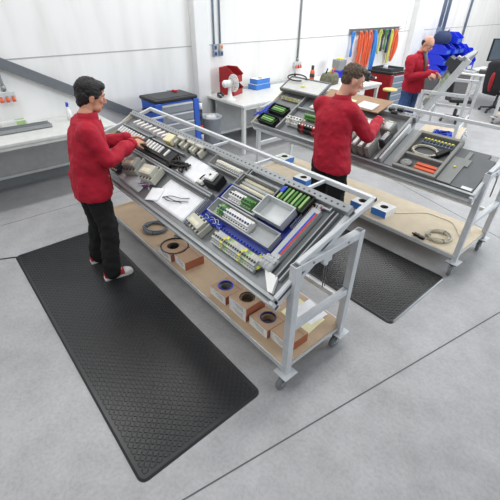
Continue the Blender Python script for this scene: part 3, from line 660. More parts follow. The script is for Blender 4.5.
# ------------------------------------------------------------------ third trolley contents
pan3 = [c for c in C3.children if c.name.startswith('tray_panel')][0]
b = MB(); b.box((.001, -.02, -.09), (.014, 1.0, -.01)); b.box((-.02, -.02, -.09), (.001, 1.0, -.078)); b.build('end_cheek', 'alu_light', pan3, bevel=.003)
relay(T3, 'black controller with a green edge at the top of the steep tray', .165, .825, .26, .19, .21, 'charcoal', 0, cols=('white', 'green_light'))
relay(T3, 'white topped relay beside the black controller on the steep tray', .40, .86, .16, .14, .14, 'white', 0)
breakers(T3, 'grey terminal row with green tips halfway up the steep tray', .13, .62, 7, .026, .13, .08, 0, ['relay_grey', 'green_light', 'relay_beige'], 'charcoal', 'terminal_strip', PI / 2)
breakers(T3, 'grey and white breakers near the hands of the balding man', .20, .42, 6, .026, .14, .09, 0, ['relay_beige', 'grey_light'], 'charcoal', 'breaker_row', PI / 2)
relay(T3, 'grey relay low on the steep tray', .14, .20, .16, .14, .09, 'relay_grey', 0)
relay(T3, 'cream relay beside the grey relay low on the steep tray', .33, .22, .14, .14, .09, 'relay_beige', 0)
for i, (a, v, w) in enumerate(((.5, .6, .14), (.72, .75, .12), (.7, .45, .1))):
    module(['grey drive module behind the terminal row on the steep tray', 'grey drive module high on the far part of the steep tray', 'grey drive module low on the far part of the steep tray'][i], a, v, .14, .18, w, T=T3, group='drive modules on the steep tray')
r = empty('wire_heap', 'heap of bright blue wire on the shelf of the steep tray trolley', 'wire', (2.72, -6.86, SHZ))
b = MB()
for k in range(18):
    ph = random.uniform(0, 6); b.tube([(.20 * math.sin(t * .7 + ph) * (1 - .02 * k), .12 * math.cos(t * .9 + ph * 2), .010 + .007 * k * abs(math.sin(t * .5 + ph))) for t in range(18)], .009, 5)
b.build('wires', 'blue', r)
# part of a fourth trolley at the edge
C4, _ = trolley('white trolley frame with castor beyond the empty floor, cut by the picture edge', at(2.80, -10.2, 0, PI), L=2.0, rail=False, tray=False)
# ------------------------------------------------------------------ benches along the wall
def bench(label, y0, y1, xf, z=.83, legs=True, panel=.55):
    r = empty('workbench', label, 'workbench', (XW - .01, (y0 + y1) / 2, 0)); dx = xf - (XW - .01); h = (y1 - y0) / 2
    b = MB(); b.box((dx, -h, z - .04), (0, h, z)); b.build('worktop', 'bench_white', r, bevel=.006)
    b = MB(); b.box((dx * panel, -h + .05, .20), (dx * panel + .03, h - .05, z - .04)); b.build('back_panel', 'panel_grey', r)
    b = MB(); b.box((dx * panel - .03, -h + .05, .17), (dx * panel + .03, h - .05, .21)); b.build('ledge', 'bench_white', r, bevel=.004)
    b = MB(); b.box((dx + .02, -h + .04, z - .085), (dx + .06, h - .04, z - .04)); b.build('rail', 'bench_white', r, bevel=.004)
    for s in (-1, 1):
        for q in (dx + .06, -.12):
            b = MB(); b.box((q - .03, s * (h - .07) - .03, 0), (q + .03, s * (h - .07) + .03, z - .04)); b.build('leg', 'bench_white', r, bevel=.004)
    return r
bench('long white workbench under the dark diagonal bar on the wall', -1.92, 3.2, 5.02, panel=.14)
bench('white workbench with the small fan and red bins on it', -6.05, -3.93, 4.75, panel=.3)
bench('white workbench with papers in front of the hanging hoses', -7.55, -6.12, 4.50)
BT = .8305
b = MB(); b.box((5.42, -1.20, BT), (5.60, .9, BT + .008)); b.box((5.42, -1.20, BT), (5.43, .9, BT + .05)); b.box((5.59, -1.20, BT), (5.60, .9, BT + .05)); b.box((5.50, -1.20, BT), (5.506, .9, BT + .05))
tag(b.build('aluminium_profile', 'alu'), 'long grey metal profile lying on the workbench under the diagonal bar', 'profile')
r = empty('test_meter', 'small white meter with a green screen lying on the long bench', 'meter', at(5.80, -.82, BT, .1)); b = MB(); b.box((-.05, -.16, 0), (.05, .16, .07)); b.build('case', 'bench_white', r, bevel=.008)
b = MB(); b.box((-.0512, -.14, .012), (-.05, -.03, .058)); b.box((-.04, -.14, .07), (.03, -.03, .0712)); b.build('screen', 'green_light', r)
r = empty('spray_bottle', 'blue and white bottle standing behind the shoulder of the man at the long bench', 'bottle', at(5.62, -1.50, BT)); b = MB(); b.lathe([(.035, 0), (.037, .12), (.015, .16), (.015, .18)], n=16); b.build('body', 'white', r); b = MB(); b.lathe([(.018, .18), (.018, .21)], n=12); b.box((-.05, -.01, .21), (.02, .01, .235)); b.build('spray_head', 'blue', r)
# sockets with conduits
def socket(label, y, z, ztop, n, cols, x=XW):
    r = empty('power_socket', label, 'socket', (x, y, z)); w = .07 * n / 2
    b = MB(); b.box((-.05, -w, -.02), (0, w, .07)); b.build('back_box', 'alu_light', r, bevel=.005)
    for i in range(n):
        yy = (i - (n - 1) / 2) * .07; b = MB(); b.cyl((-.05, yy, -.0), (-.07, yy, -.05), .019, .023, 12); q = b.build('outlet', cols[i % len(cols)], r); b = MB(); b.cyl((-.055, yy, .0), (-.06, yy, .0), .02, n=12); b.build('cap', 'alu', q)
    b = MB(); b.cyl((-.02, 0, .07), (-.02, 0, ztop - z), .018, n=10); b.cyl((-.02, 0, .09), (-.02, 0, .14), .03, n=10); b.build('conduit', 'alu', r)
    return r
socket('cluster of three orange sockets on a pipe below the diagonal bar', -.86, 1.17, 1.56, 3, ['orange'])
socket('cluster of red sockets on a long pipe above the middle bench', -6.37, 1.11, 5.0, 3, ['orange', 'red'])
r = empty('switch_box', 'pair of dark blue switch boxes on pipes beside the white pillar', 'switch', (XW, -4.28, 1.44))
for yy, dz in ((.06, 0), (-.07, .0)):
    for k in (0, 1):
        b = MB(); b.box((-.06, yy - .035, -.02 + k * .10), (0, yy + .035, .065 + k * .10)); q = b.build('box', 'drawer_blue' if not (yy < 0 and k) else 'relay_beige', r, bevel=.006); b = MB(); b.box((-.066, yy - .02, .0 + k * .1), (-.06, yy + .02, .045 + k * .1)); b.build('switch_face', 'blue_dark' if not (yy < 0 and k) else 'orange', q)
    b = MB(); b.cyl((-.02, yy, .17), (-.02, yy, 3.5), .016, n=10); b.build('conduit', 'drawer_blue', r)
r = empty('cable_clip', 'small blue box on the wall at the upper end of the diagonal bar', 'switch', (XW, -.80, 1.60)); b = MB(); b.box((-.05, -.045, -.05), (0, .045, .06)); b.build('box', 'blue_dark', r, bevel=.005)
# fan
r = empty('desk_fan', 'small white desk fan at the corner of the bench', 'fan', at(5.22, -4.03, BT, -1.75))
b = MB(); b.lathe([(.10, 0), (.10, .015), (.045, .04), (.028, .16), (.028, .20)], n=24); b.build('base', 'white', r)
b = MB(); b.cyl((-.085, 0, .26), (.02, 0, .26), .06, .055, 20); b.ell((-.085, 0, .26), (.05, 0, 0), (0, .06, 0), (0, 0, .06)); b.build('motor', 'white', r)
b = MB()
for rr, xx in ((.135, .06), (.135, .09), (.10, .035), (.10, .115), (.06, .028), (.06, .122), (.125, .045), (.125, .105)): b.tube([(xx, rr * math.cos(2 * PI * i / 32), .26 + rr * math.sin(2 * PI * i / 32)) for i in range(32)], .003, 5, closed=True)
for k in range(24):
    a = 2 * PI * k / 24; b.tube([(xx, rr * math.cos(a), .26 + rr * math.sin(a)) for xx, rr in ((.028, .02), (.03, .07), (.04, .11), (.06, .135), (.09, .135), (.11, .11), (.12, .07), (.124, .02))], .0022, 4)
b.build('guard', 'white', r)
b = MB()
for k in range(4):
    a = 2 * PI * k / 4; ca, sa = math.cos(a), math.sin(a); b.add([(.06, .02 * ca, .26 + .02 * sa), (.085, .12 * math.cos(a + .4), .26 + .12 * math.sin(a + .4)), (.07, .122 * math.cos(a - .1), .26 + .122 * math.sin(a - .1)), (.055, .12 * math.cos(a - .5), .26 + .12 * math.sin(a - .5))], [(0, 1, 2), (0, 2, 3)])
q = b.build('blades', 'grey_light', r); q.modifiers.new('s', 'SOLIDIFY').thickness = .003
# red stacking bins
def bin_box(b, c, dx, dy, h, m=0, t=.012):
    """open bin with a lowered front at -x"""
    x0, y0, z = c; X, Y = dx / 2, dy / 2
    side = [(-X, 0), (X, 0), (X, h), (-X * .35, h), (-X - .03, h * .55), (-X, h * .45)]
    for s in (-1, 1):
        ya = y0 + s * Y; yb = y0 + s * (Y - t); n = len(side); vs = [(x0 + p, ya, z + q) for p, q in side] + [(x0 + p, yb, z + q) for p, q in side]
        b.add(vs, [tuple(range(n)), tuple(range(n, 2 * n))[::-1]] + [(k, (k + 1) % n, n + (k + 1) % n, n + k) for k in range(n)], m)
    b.box((x0 - X, y0 - Y + t, z), (x0 + X, y0 + Y - t, z + t), m); b.box((x0 + X - t, y0 - Y + t, z + t), (x0 + X, y0 + Y - t, z + h), m); b.box((x0 - X, y0 - Y + t, z + t), (x0 - X + t, y0 + Y - t, z + h * .45), m)
def stack_bin(label, x, y, z, dx, dy, h, m, group, fill=None, rz=0, lab='white'):
    r = empty('storage_bin', label, 'bin', at(x, y, z, rz), group); b = MB(); bin_box(b, (0, 0, 0), dx, dy, h); b.build('bin', m, r, bevel=.004)
    b = MB(); b.box((-dx / 2 - .002, -dy * .3, h * .1), (-dx / 2, dy * .3, h * .36)); b.build('label_holder', lab, r)
    if fill:
        b = MB()
        for k in range(9): p = V3((random.uniform(-dx * .4, dx * .25), random.uniform(-dy * .35, dy * .35), h * .3)); b.ell(p, (.04, 0, 0), (0, .035, 0), (0, 0, .05), 10, 6)
        b.build('contents', fill, r)
    return r
stack_bin('lower red bin with orange parts on the bench behind the fan', 5.60, -4.36, BT, .30, .30, .20, 'red_bin', 'red stacking bins', 'orange', .35, 'red_bin')
stack_bin('upper red bin of the pair on the bench behind the fan', 5.61, -4.36, BT + .201, .30, .30, .24, 'red_bin', 'red stacking bins', 'charcoal', .35, 'red_bin')
b = MB(); b.tube([(5.40, -3.98, BT + .022), (5.52, -4.00, BT + .03), (5.6, -4.06, BT + .04), (5.55, -4.10, BT + .06), (5.46, -4.07, BT + .03), (5.42, -4.02, BT + .05)], .02); tag(b.build('black_cable', 'charcoal'), 'dark cable bunched behind the fan next to the pillar', 'cable')
holed_box('cable_box', 'blue and white box at the back of the fan bench, lower of two', 'box', at(5.66, -5.10, BT, .1), .22, .40, .09, 0, ['white', 'blue_print', 'blue_print'], None, None, 'blue boxes on the fan bench', seam=False)
holed_box('cable_box', 'blue and white box with a dark hole, upper of two on the fan bench', 'box', at(5.67, -5.12, BT + .091, .1), .20, .36, .09, .05, ['white', 'blue_print', 'blue_print'], None, 'black', 'blue boxes on the fan bench', seam=False)
b = MB(); b.bar((5.83, -4.45, BT + .02), (5.83, -5.98, BT + .02), .06, .04); tag(b.build('cable_trunking', 'grey_light'), 'grey cable trunking along the back edge of the fan bench', 'trunking')
# bin
r = empty('waste_bin', 'light grey waste bin standing beside the white pillar', 'bin', (5.36, -3.72, 0))
b = MB(); n = 28
b.loft([b.ring((0, 0, z), V3((rr, 0, 0)), V3((0, rr, 0)), n) for rr, z in ((.135, 0), (.175, .56), (.19, .56), (.19, .59), (.17, .59), (.165, .55), (.13, .02))]); b.build('body', 'bin_grey', r)
b = MB(); b.lathe([(.09, .50), (.09, .59), (.03, .59), (.03, .51)], n=20); b.build('paper_roll', 'white', r)
# blue tool cabinet
def cabinet(label, x0, x1, y0, y1, h, side, front, top, nd, group=None):
    r = empty('tool_cabinet', label, 'tool cabinet', ((x0 + x1) / 2, (y0 + y1) / 2, 0), group); X, Y = (x1 - x0) / 2, (y1 - y0) / 2
    b = MB(); b.box((-X, -Y, .12), (X, Y, h - .05)); b.build('body', side, r, bevel=.006)
    b = MB(); b.box((-X - .02, -Y - .02, h - .05), (X + .02, Y + .02, h)); b.build('top', top, r, bevel=.012)
    b = MB(); b.box((-X + .05, -Y + .05, h), (X - .05, Y - .05, h + .004)); b.build('top_mat', 'charcoal', r)
    hh = (h - .05 - .16) / nd
    for k in range(nd):
        b = MB(); z = .14 + k * hh; b.box((-X - .018, -Y + .07, z), (-X, Y - .07, z + hh - .008)); d = b.build('drawer', front, r, bevel=.003)
        b = MB(); b.box((-X - .032, -Y + .08, z + hh - .035), (-X - .018, Y - .08, z + hh - .018)); b.build('handle', 'alu_light', d)
    for s in (-1, 1):
        b = MB(); b.box((-X - .03, s * Y - .035 - .03 * (s > 0), .12), (-X, s * Y + .035 - .03 * (s < 0) * -1 - .0, h - .05)); b.build('corner_post', side, r, bevel=.008)
    for sx in (-1, 1):
        for s in (-1, 1):
            b = MB(); b.cyl((sx * (X - .08), s * (Y - .08) - .02, .06), (sx * (X - .08), s * (Y - .08) + .02, .06), .06, n=16); b.box((sx * (X - .08) - .03, s * (Y - .08) - .03, .11), (sx * (X - .08) + .03, s * (Y - .08) + .03, .125)); b.build('castor', 'charcoal', r)
    return r
r = cabinet('blue tool cabinet on castors with grey drawers and a black top', 5.10, 5.58, -3.27, -2.58, 1.03, 'blue_cab', 'drawer', 'black', 6)
b = MB(); b.tube([(-.1, .345, .86), (-.1, .41, .86), (.1, .41, .86), (.1, .345, .86)], .014); b.build('push_handle', 'black', r)
b = MB(); b.box((-.20, -.48, .15), (.16, -.366, .9)); b.build('side_holder', 'charcoal', r, bevel=.01)
for z, m in ((.80, 'white'), (.45, 'red'), (.65, 'charcoal'), (.3, 'grey_light')):
    b = MB(); b.cyl((-.21, -.425, z), (-.21, -.425, z + .09), .035, n=12); b.build('holder_item', m, r)
r = empty('screwdriver', 'small red handled tool lying on the blue cabinet top', 'tool', at(5.40, -3.12, 1.035, .5)); b = MB(); b.cyl((0, 0, .018), (.09, 0, .018), .016, n=10); b.build('handle', 'red', r); b = MB(); b.cyl((.09, 0, .018), (.19, 0, .012), .005, n=8); b.build('shaft', 'chrome', r)
# black cap on conduit near the bench
r = empty('floor_microphone', 'black plug with a cable standing at the back of the bench under the red sockets', 'plug', (5.72, -6.15, BT)); b = MB(); b.lathe([(.045, 0), (.04, .05), (.02, .12), (.018, .16)], n=14); b.build('plug', 'black', r); b = MB(); b.tube([(0, 0, .16), (.06, -.05, .22), (.12, -.12, .26)], .01); b.build('cable', 'grey', r)
# things on the hose bench
r = empty('tool_bag', 'camouflage tool bag with tools sticking out on the bench', 'bag', at(5.12, -6.55, BT, .2)); b = MB(); pr = []
for z, s in ((0, 1), (.08, 1.05), (.16, .95), (.20, .8)): pr.append([V3((s * .15 * math.copysign(abs(math.cos(a)) ** .6, math.cos(a)), s * .21 * math.copysign(abs(math.sin(a)) ** .6, math.sin(a)), z)) for a in [2 * PI * i / 24 for i in range(24)]])
b.loft(pr); b.build('bag', 'camo', r)
for dx, dy, m in ((.0, -.12, 'red'), (.03, -.04, 'yellow'), (-.05, .02, 'orange'), (.05, .1, 'black')):
    b = MB(); b.cyl((dx, dy, .18), (dx - .02, dy - .06 + .02, .29), .014, n=8); b.build('tool_handle', m, r)
r = empty('glue_bottle', 'red bottle with a dark cap behind the camouflage bag', 'bottle', (5.55, -6.50, BT)); b = MB(); b.lathe([(.05, 0), (.05, .18), (.03, .22)], n=14); b.build('body', 'orange', r); b = MB(); b.lathe([(.045, .08), (.052, .08), (.052, .15), (.045, .15)], n=14); b.lathe([(.03, .22), (.03, .30)], n=12); b.build('cap', 'charcoal', r)
r = empty('meter_box', 'small grey instrument beside the red bottle on the bench', 'instrument', at(5.45, -6.27, BT, .3)); b = MB(); b.box((-.08, -.1, 0), (.08, .07, .06)); b.build('case', 'grey_light', r, bevel=.008); b = MB(); b.box((-.082, -.07, .015), (-.08, .04, .05)); b.build('display', 'green_light', r)
r = empty('storage_tin', 'grey tin with a blue lower half behind the head of the brown haired man', 'tin', (5.5, -7.32, BT)); b = MB(); b.box((-.1, -.13, .15), (.1, .13, .36)); b.build('upper_case', 'grey', r, bevel=.01); b = MB(); b.box((-.1, -.13, 0), (.1, .13, .15)); b.build('lower_case', 'blue_bin', r, bevel=.01); b = MB(); b.cyl((0, .0, .36), (0, .0, .39), .07, n=16); b.build('lid', 'yellow', r)
for i, (x, y, rz, l) in enumerate(((4.85, -7.05, .2, 'white papers spread on the bench in front of the hoses'), (4.7, -7.2, -.3, 'folded white sheet at the corner of the bench near the red cabinet'))):
    b = MB(); b.box((-.15, -.11, 0), (.15, .11, .004 + .004 * i)); o = b.build('paper_sheet', 'paper'); o.matrix_world = at(x, y, BT + .0045 * i, rz); tag(o, l, 'paper')
r = empty('tool_case', 'black tool case with a round end standing at the end of the papers bench', 'case', at(4.95, -7.40, BT, 0)); b = MB(); b.box((-.22, -.07, .0), (.22, .07, .2)); b.build('case', 'black', r, bevel=.03)
b = MB(); b.cyl((-.22, 0, .1), (-.27, 0, .1), .05, .04, 14); b.cyl((-.27, 0, .1), (-.36, 0, .1), .022, n=10); b.build('nozzle', 'charcoal', r); b = MB(); b.ell((-.37, 0, .1), (.02, 0, 0), (0, .02, 0), (0, 0, .02), 10, 6); b.build('tip', 'cream', r)
r = empty('work_stool', 'stool with a yellow wooden seat at the end of the papers bench', 'stool', (4.36, -7.68, 0)); b = MB(); b.lathe([(.14, .68), (.15, .69), (.15, .71), (.13, .72)], n=24); b.build('seat', 'yellow_seat', r); b = MB(); b.cyl((0, 0, .08), (0, 0, .68), .03, n=12); b.build('column', 'charcoal', r)
for k in range(5):
    a = 2 * PI * k / 5; b = MB(); b.bar((0, 0, .08), (.24 * math.cos(a), .24 * math.sin(a), .03), .04, .03); b.build('foot', 'black', r)
# hoses on the wall rack
r = empty('hose_rack', 'grey rail on the wall carrying the coloured hoses', 'rack', (XW, -9.1, 1.66)); b = MB(); b.box((-.02, -1.08, -.06), (0, 1.05, .06)); b.box((-.06, -1.08, .05), (-.02, 1.05, .06)); b.build('rail', 'grey', r, bevel=.004)
for k in range(10):
    b = MB(); b.cyl((-.02, -1.0 + k * .22, -.02), (-.13, -1.0 + k * .22, .015), .008, n=8); b.build('hook', 'alu', r)
HS = [(-8.12, 'hose_blue', .50, .05, 1, 'thin blue hose hanging at the near end of the rack'), (-8.42, 'orange', .95, .10, 2, 'long orange hose second along the rack'), (-8.62, 'orange', 1.0, .07, 2, 'long orange hose third along the rack'), (-8.80, 'orange', .80, .12, 2, 'orange hose looped beside the thick blue hose'), (-9.02, 'hose_blue', 1.10, .10, 3, 'thick blue hose in the middle of the rack'),
      (-9.24, 'hose_yellow', .50, .05, 1, 'short yellow hose next to the thick blue hose'), (-9.36, 'charcoal', .45, .06, 1, 'short black cable next to the yellow hose'), (-9.50, 'green', .42, .05, 1, 'short green hose between two black cables'), (-9.62, 'blue_dark', .5, .06, 1, 'short dark blue cable past the green hose'), (-9.74, 'hose_yellow', .75, .05, 2, 'longer yellow hose beside the last orange bundle'), (-9.93, 'orange', .72, .16, 4, 'thick orange hose bundle at the far end of the rack')]
for y, m, ln, wd, n, l in HS:
    o = empty('hanging_hose', l, 'hose', (XW - .085, y, 1.66), 'hoses on the wall rack')
    for k in range(n):
        b = MB(); w = wd * (.7 + .3 * k / max(1, n - 1)); L = ln * (1 - .05 * k); ox = -.012 * k; pts = []
        for i in range(24):
            t = i / 23 * 2 * PI; yy = w * .5 * math.sin(t) * (1.0 + .35 * (1 - math.cos(t)) / 2) ; zz = -L * (1 - math.cos(t)) / 2; pts.append((ox + .01 * math.sin(t * 2 + k), yy + .02 * math.sin(3 * t + k), zz))
        b.tube(pts, .021, 7, closed=True); b.build('loop', m, o)
# red tool cabinet
cabinet('red tool cabinet with blue grey drawers beside the balding man', 4.55, 5.15, -8.62, -7.95, .98, 'red_bin', 'drawer_blue', 'black', 6)
r = empty('toolbox_tray', 'black tray of bits on top of the red tool cabinet', 'tray', (4.85, -8.25, .985)); pan_box(MB(), .5, .5, .05).build('tray', 'charcoal', r); b = MB(); b.cyl((.0, .1, .004), (.0, .1, .09), .05, n=14); b.build('jar', 'bin_grey', r)
# blue bins by the wall
G5 = 'blue storage bins by the wall'
k = 0; names = ['bottom', 'second', 'third', 'top']
r = empty('bin_rack', 'dark frame holding the stacked blue bins by the wall', 'rack', (5.35, -12.3, 0)); b = MB(); b.box((-.3, -.135, 0), (.3, .95, .52)); b.build('cabinet', 'grey_dark', r, bevel=.01)
for lev in range(4):
    for c_ in range(2):
        if lev == 3 and c_ == 1: continue
        stack_bin('blue bin, %s level of the %s stack by the wall' % (names[lev], ('taller', 'shorter')[c_]), 5.22, -11.92 - c_ * .34, .522 + lev * .262, .45, .32, .26, 'blue_bin', G5, None, 0, 'blue_print')
stack_bin('large blue bin standing to the side of the shorter bin stack', 5.2, -12.61, .42, .5, .30, .42, 'blue_bin', G5, None, 0, 'blue_print')
r = empty('bin_stand', 'grey stand under the large blue bins near the steep tray', 'stand', (5.2, -12.85, 0)); b = MB(); b.box((-.28, -.42, 0), (.28, .34, .42)); b.build('cabinet', 'grey_dark', r, bevel=.01)
stack_bin('large blue bin with white label at the far end of the bins', 5.2, -13.04, .42, .5, .5, .70, 'blue_bin', G5, None, 0, 'white')
stack_bin('large blue bin stacked above the one beside the shorter stack', 5.2, -12.61, .842, .5, .30, .40, 'blue_bin', G5, None, 0, 'blue_print')
for lev in range(3): stack_bin('blue bin, %s level of the stack under the dark blue bag' % names[lev], 5.30, -11.55, .522 + lev * .262, .5, .34, .26, 'blue_bin', G5, None, 0, 'blue_print')
r = empty('soft_bag', 'dark blue soft bag lying on top of the blue bins beside the pillar', 'bag', (5.30, -11.50, 1.309)); b = MB(); b.loft([b.ring((0, 0, z), V3((rx, 0, 0)), V3((0, ry, 0)), 20) for z, rx, ry in ((0, .20, .17), (.08, .24, .22), (.2, .22, .2), (.28, .14, .13), (.30, .04, .04))]); b.build('bag', 'dark_blue_cloth', r); b = MB(); b.tube([(-.1, -.05, .27), (-.14, 0, .33), (-.1, .06, .27)], .012); b.build('handle', 'blue_dark', r)
for i, (y, zb, l) in enumerate(((-12.35, 1.62, 'dark pipe nearest the white pillar above the blue bins'), (-12.62, 1.5, 'second pipe above the blue bins, ending in a socket box'), (-14.1, 1.30, 'thin pipe on the wall beyond the blue bins'))):
    r = empty('wall_pipe', l, 'pipe', (XW - .03, y, zb), 'pipes on the wall'); b = MB(); b.cyl((0, 0, 0), (0, 0, 3.6), .05 if i < 2 else .035, n=12); b.build('pipe', 'drawer_blue', r)
    b = MB(); b.box((-.06, -.08, -.12), (.03, .08, .02)); b.build('socket_box', 'alu_light' if i else 'drawer_blue', r, bevel=.008)
# desk area at the far right
r = empty('office_desk', 'white desk with a dark grey side panel behind the steep tray', 'desk', (4.05, -11.6, 0)); b = MB(); b.box((-.75, -.95, .71), (.35, .75, .75)); b.build('desktop', 'bench_white', r, bevel=.008)
b = MB(); b.box((-.03, .66, .06), (.33, .72, .71)); b.build('side_panel', 'alu_dark', r, bevel=.004)
b = MB(); b.box((-.10, .65, 0), (-.03, .73, .71)); b.box((.33, .65, 0), (.36, .73, .71)); b.box((-.03, .65, 0), (.33, .73, .06)); b.build('side_frame', 'bench_white', r, bevel=.004)
for q in (-.7, .28):
    b = MB(); b.box((q - .03, -.9, 0), (q + .03, -.84, .71)); b.build('leg', 'alu_light', r)
b = MB(); b.box((-.02, .735, .3), (.0, .74, .31)); 
def small(name, label, cat, x, y, z, du, dv, h, m, rz=0):
    r = empty(name, label, cat, at(x, y, z, rz)); b = MB(); b.box((-du / 2, -dv / 2, 0), (du / 2, dv / 2, h)); b.build('body', m, r, bevel=min(.02, h * .2)); b = MB(); b.box((-du * .35, -dv * .35, h), (du * .35, dv * .35, h + .006)); b.build('top_plate', 'charcoal' if m != 'charcoal' else 'grey', r); return r
small('telephone', 'dark telephone on the white desk behind the steep tray', 'telephone', 3.85, -11.2, .751, .25, .22, .09, 'charcoal', .3)
small('document_tray', 'grey paper tray on the white desk', 'tray', 4.15, -11.1, .751, .3, .24, .06, 'grey_light', -.2)
small('keyboard', 'pale keyboard at the edge of the white desk', 'keyboard', 3.55, -11.3, .751, .16, .42, .03, 'bench_white', .1)
small('black_box', 'black box with a white sheet on it at the end of the desk', 'box', 3.45, -11.9, .751, .25, .3, .28, 'black', .2)
r = empty('computer_monitor', 'large black monitor on the desk behind the office chair', 'monitor', at(3.98, -12.1, .751, -.35))
b = MB(); b.box((-.04, -.36, .22), (.0, .36, .74)); b.build('screen_case', 'black', r, bevel=.01); b = MB(); b.box((-.046, -.33, .25), (-.0405, .33, .71)); b.build('screen', mat('screen_grey', '5b6873', .25, 0, .15, 3), r); b = MB(); b.lathe([(.14, 0), (.14, .015), (.03, .025), (.03, .3)], c=(.03, 0, 0), n=20); b.build('stand', 'black', r)
def office_chair(label, x, y, rz, red=True, group='office chairs', coat=False, arms=True):
    r = empty('office_chair', label, 'chair', at(x, y, 0, rz), group)
    for k in range(5):
        a = 2 * PI * k / 5 + .3; p = (.29 * math.cos(a), .29 * math.sin(a)); b = MB(); b.bar((0, 0, .11), (p[0], p[1], .075), .045, .03); f = b.build('foot', 'black', r, bevel=.005)
        b = MB(); b.cyl((p[0], p[1] - .02, .03), (p[0], p[1] + .02, .03), .03, n=14); b.build('castor', 'charcoal', f)
    b = MB(); b.cyl((0, 0, .09), (0, 0, .43), .028, n=12); b.cyl((0, 0, .09), (0, 0, .25), .04, n=12); b.build('gas_lift', 'charcoal', r)
    b = MB(); b.box((-.24, -.24, .43), (.24, .24, .51)); b.build('seat', 'black', r, bevel=.035, seg=3)
    b = MB(); pr = []
    for z, w, xo in ((.55, .17, .23), (.65, .22, .25), (.85, .23, .27), (1.02, .21, .30), (1.08, .16, .31)): pr.append([V3((xo + q * .035, w * s_, z)) for q, s_ in ((-1, -.9), (-1, .9), (-.3, 1), (1, .9), (1, -.9), (-.3, -1))])
    b.loft(pr); b.build('backrest', 'black', r)
    b = MB(); b.bar((.05, 0, .42), (.28, 0, .46), .06, .02); b.bar((.28, 0, .45), (.30, 0, .72), .05, .02, up=(1, 0, 0)); b.build('back_bracket', 'charcoal', r)
    if red:
        b = MB()
        pr = []
        for z, w, xo in ((.56, .172, .235), (.65, .222, .255), (.85, .232, .275), (1.01, .212, .302)): pr.append([V3((xo + q * .03, w * s_ * 1.012, z)) for q, s_ in ((.2, -1), (.2, 1), (1.35, .98), (1.35, -.98))])
        b.loft(pr); b.build('red_back_shell', 'red', r)
    if arms:
        for s in (-1, 1):
            b = MB(); b.bar((0, s * .25, .46), (0, s * .29, .66), .03, .04); b.box((-.13, s * .29 - .035, .66), (.13, s * .29 + .035, .69)); b.build('armrest', 'black', r, bevel=.008)
    if coat:
        b = MB(); pr = []
        for z, w, a_, xo in ((.42, .20, .05, .30), (.6, .26, .07, .29), (.85, .29, .085, .29), (1.06, .28, .09, .31), (1.13, .20, .06, .32), (1.15, .08, .03, .32)): pr.append([V3((xo + a_ * math.cos(t) * (1 + .12 * math.sin(5 * t + z * 9)), w * math.sin(t), z)) for t in [2 * PI * i / 24 for i in range(24)]])
        b.loft(pr); o = b.build('coat', 'coat_black', r)
        b = MB(); b.loft([b.ring((x_, .02, z), V3((a_, 0, 0)), V3((0, w_, 0)), 16) for z, x_, a_, w_ in ((.50, .35, .03, .03), (.62, .375, .04, .05), (.78, .38, .04, .055), (.88, .375, .03, .04), (.93, .36, .015, .02))]); b.build('red_lining', 'red_bin', r)
    return r
office_chair('black office chair with a red panel and a dark coat over its back', 3.22, -10.75, 1.15, True, coat=True)
office_chair('black office chair behind the steep tray trolley, only its feet clear', 3.45, -9.1, .6, False, arms=False)

# ------------------------------------------------------------------ people
def smoothen(o, vox, it=4, disp=(), fac=.6):
    m = o.modifiers.new('union', 'REMESH'); m.mode = 'VOXEL'; m.voxel_size = vox; m.use_smooth_shade = True
    s_ = o.modifiers.new('smooth', 'SMOOTH'); s_.iterations = it; s_.factor = fac
    for i, (size, st, typ) in enumerate(disp):
        key = 'tx_%s_%g' % (typ, size)
        tx = bpy.data.textures.get(key) or bpy.data.textures.new(key, typ)
        tx.noise_scale = size
        d = o.modifiers.new('folds', 'DISPLACE'); d.texture = tx; d.strength = st; d.mid_level = .5; d.texture_coords = 'LOCAL'
    return o
def limb(b, pts, rs, n=16, m=0):
    """tapered limb through points, rounded ends"""
    P = [V3(p) for p in pts]; Q = []; Rr = []
    for i in range(len(P) - 1):
        for k in range(5):
            t = k / 5; p0 = P[max(i - 1, 0)]; p1 = P[i]; p2 = P[i + 1]; p3 = P[min(i + 2, len(P) - 1)]
            q = .5 * ((2 * p1) + (p2 - p0) * t + (2 * p0 - 5 * p1 + 4 * p2 - p3) * t * t + (3 * p1 - p0 - 3 * p2 + p3) * t ** 3)
            Q.append(q); Rr.append(rs[i] * (1 - t) + rs[i + 1] * t)
    Q.append(P[-1]); Rr.append(rs[-1]); b.tube(Q, Rr, n, m)
    for p, r_ in ((P[0], rs[0]), (P[-1], rs[-1])): b.ell(p, (r_, 0, 0), (0, r_, 0), (0, 0, r_), 14, 8, m)
def orth(d, n):
    d = V3(d).normalized(); n = V3(n); n = (n - d * n.dot(d)).normalized(); return d, n, d.cross(n)
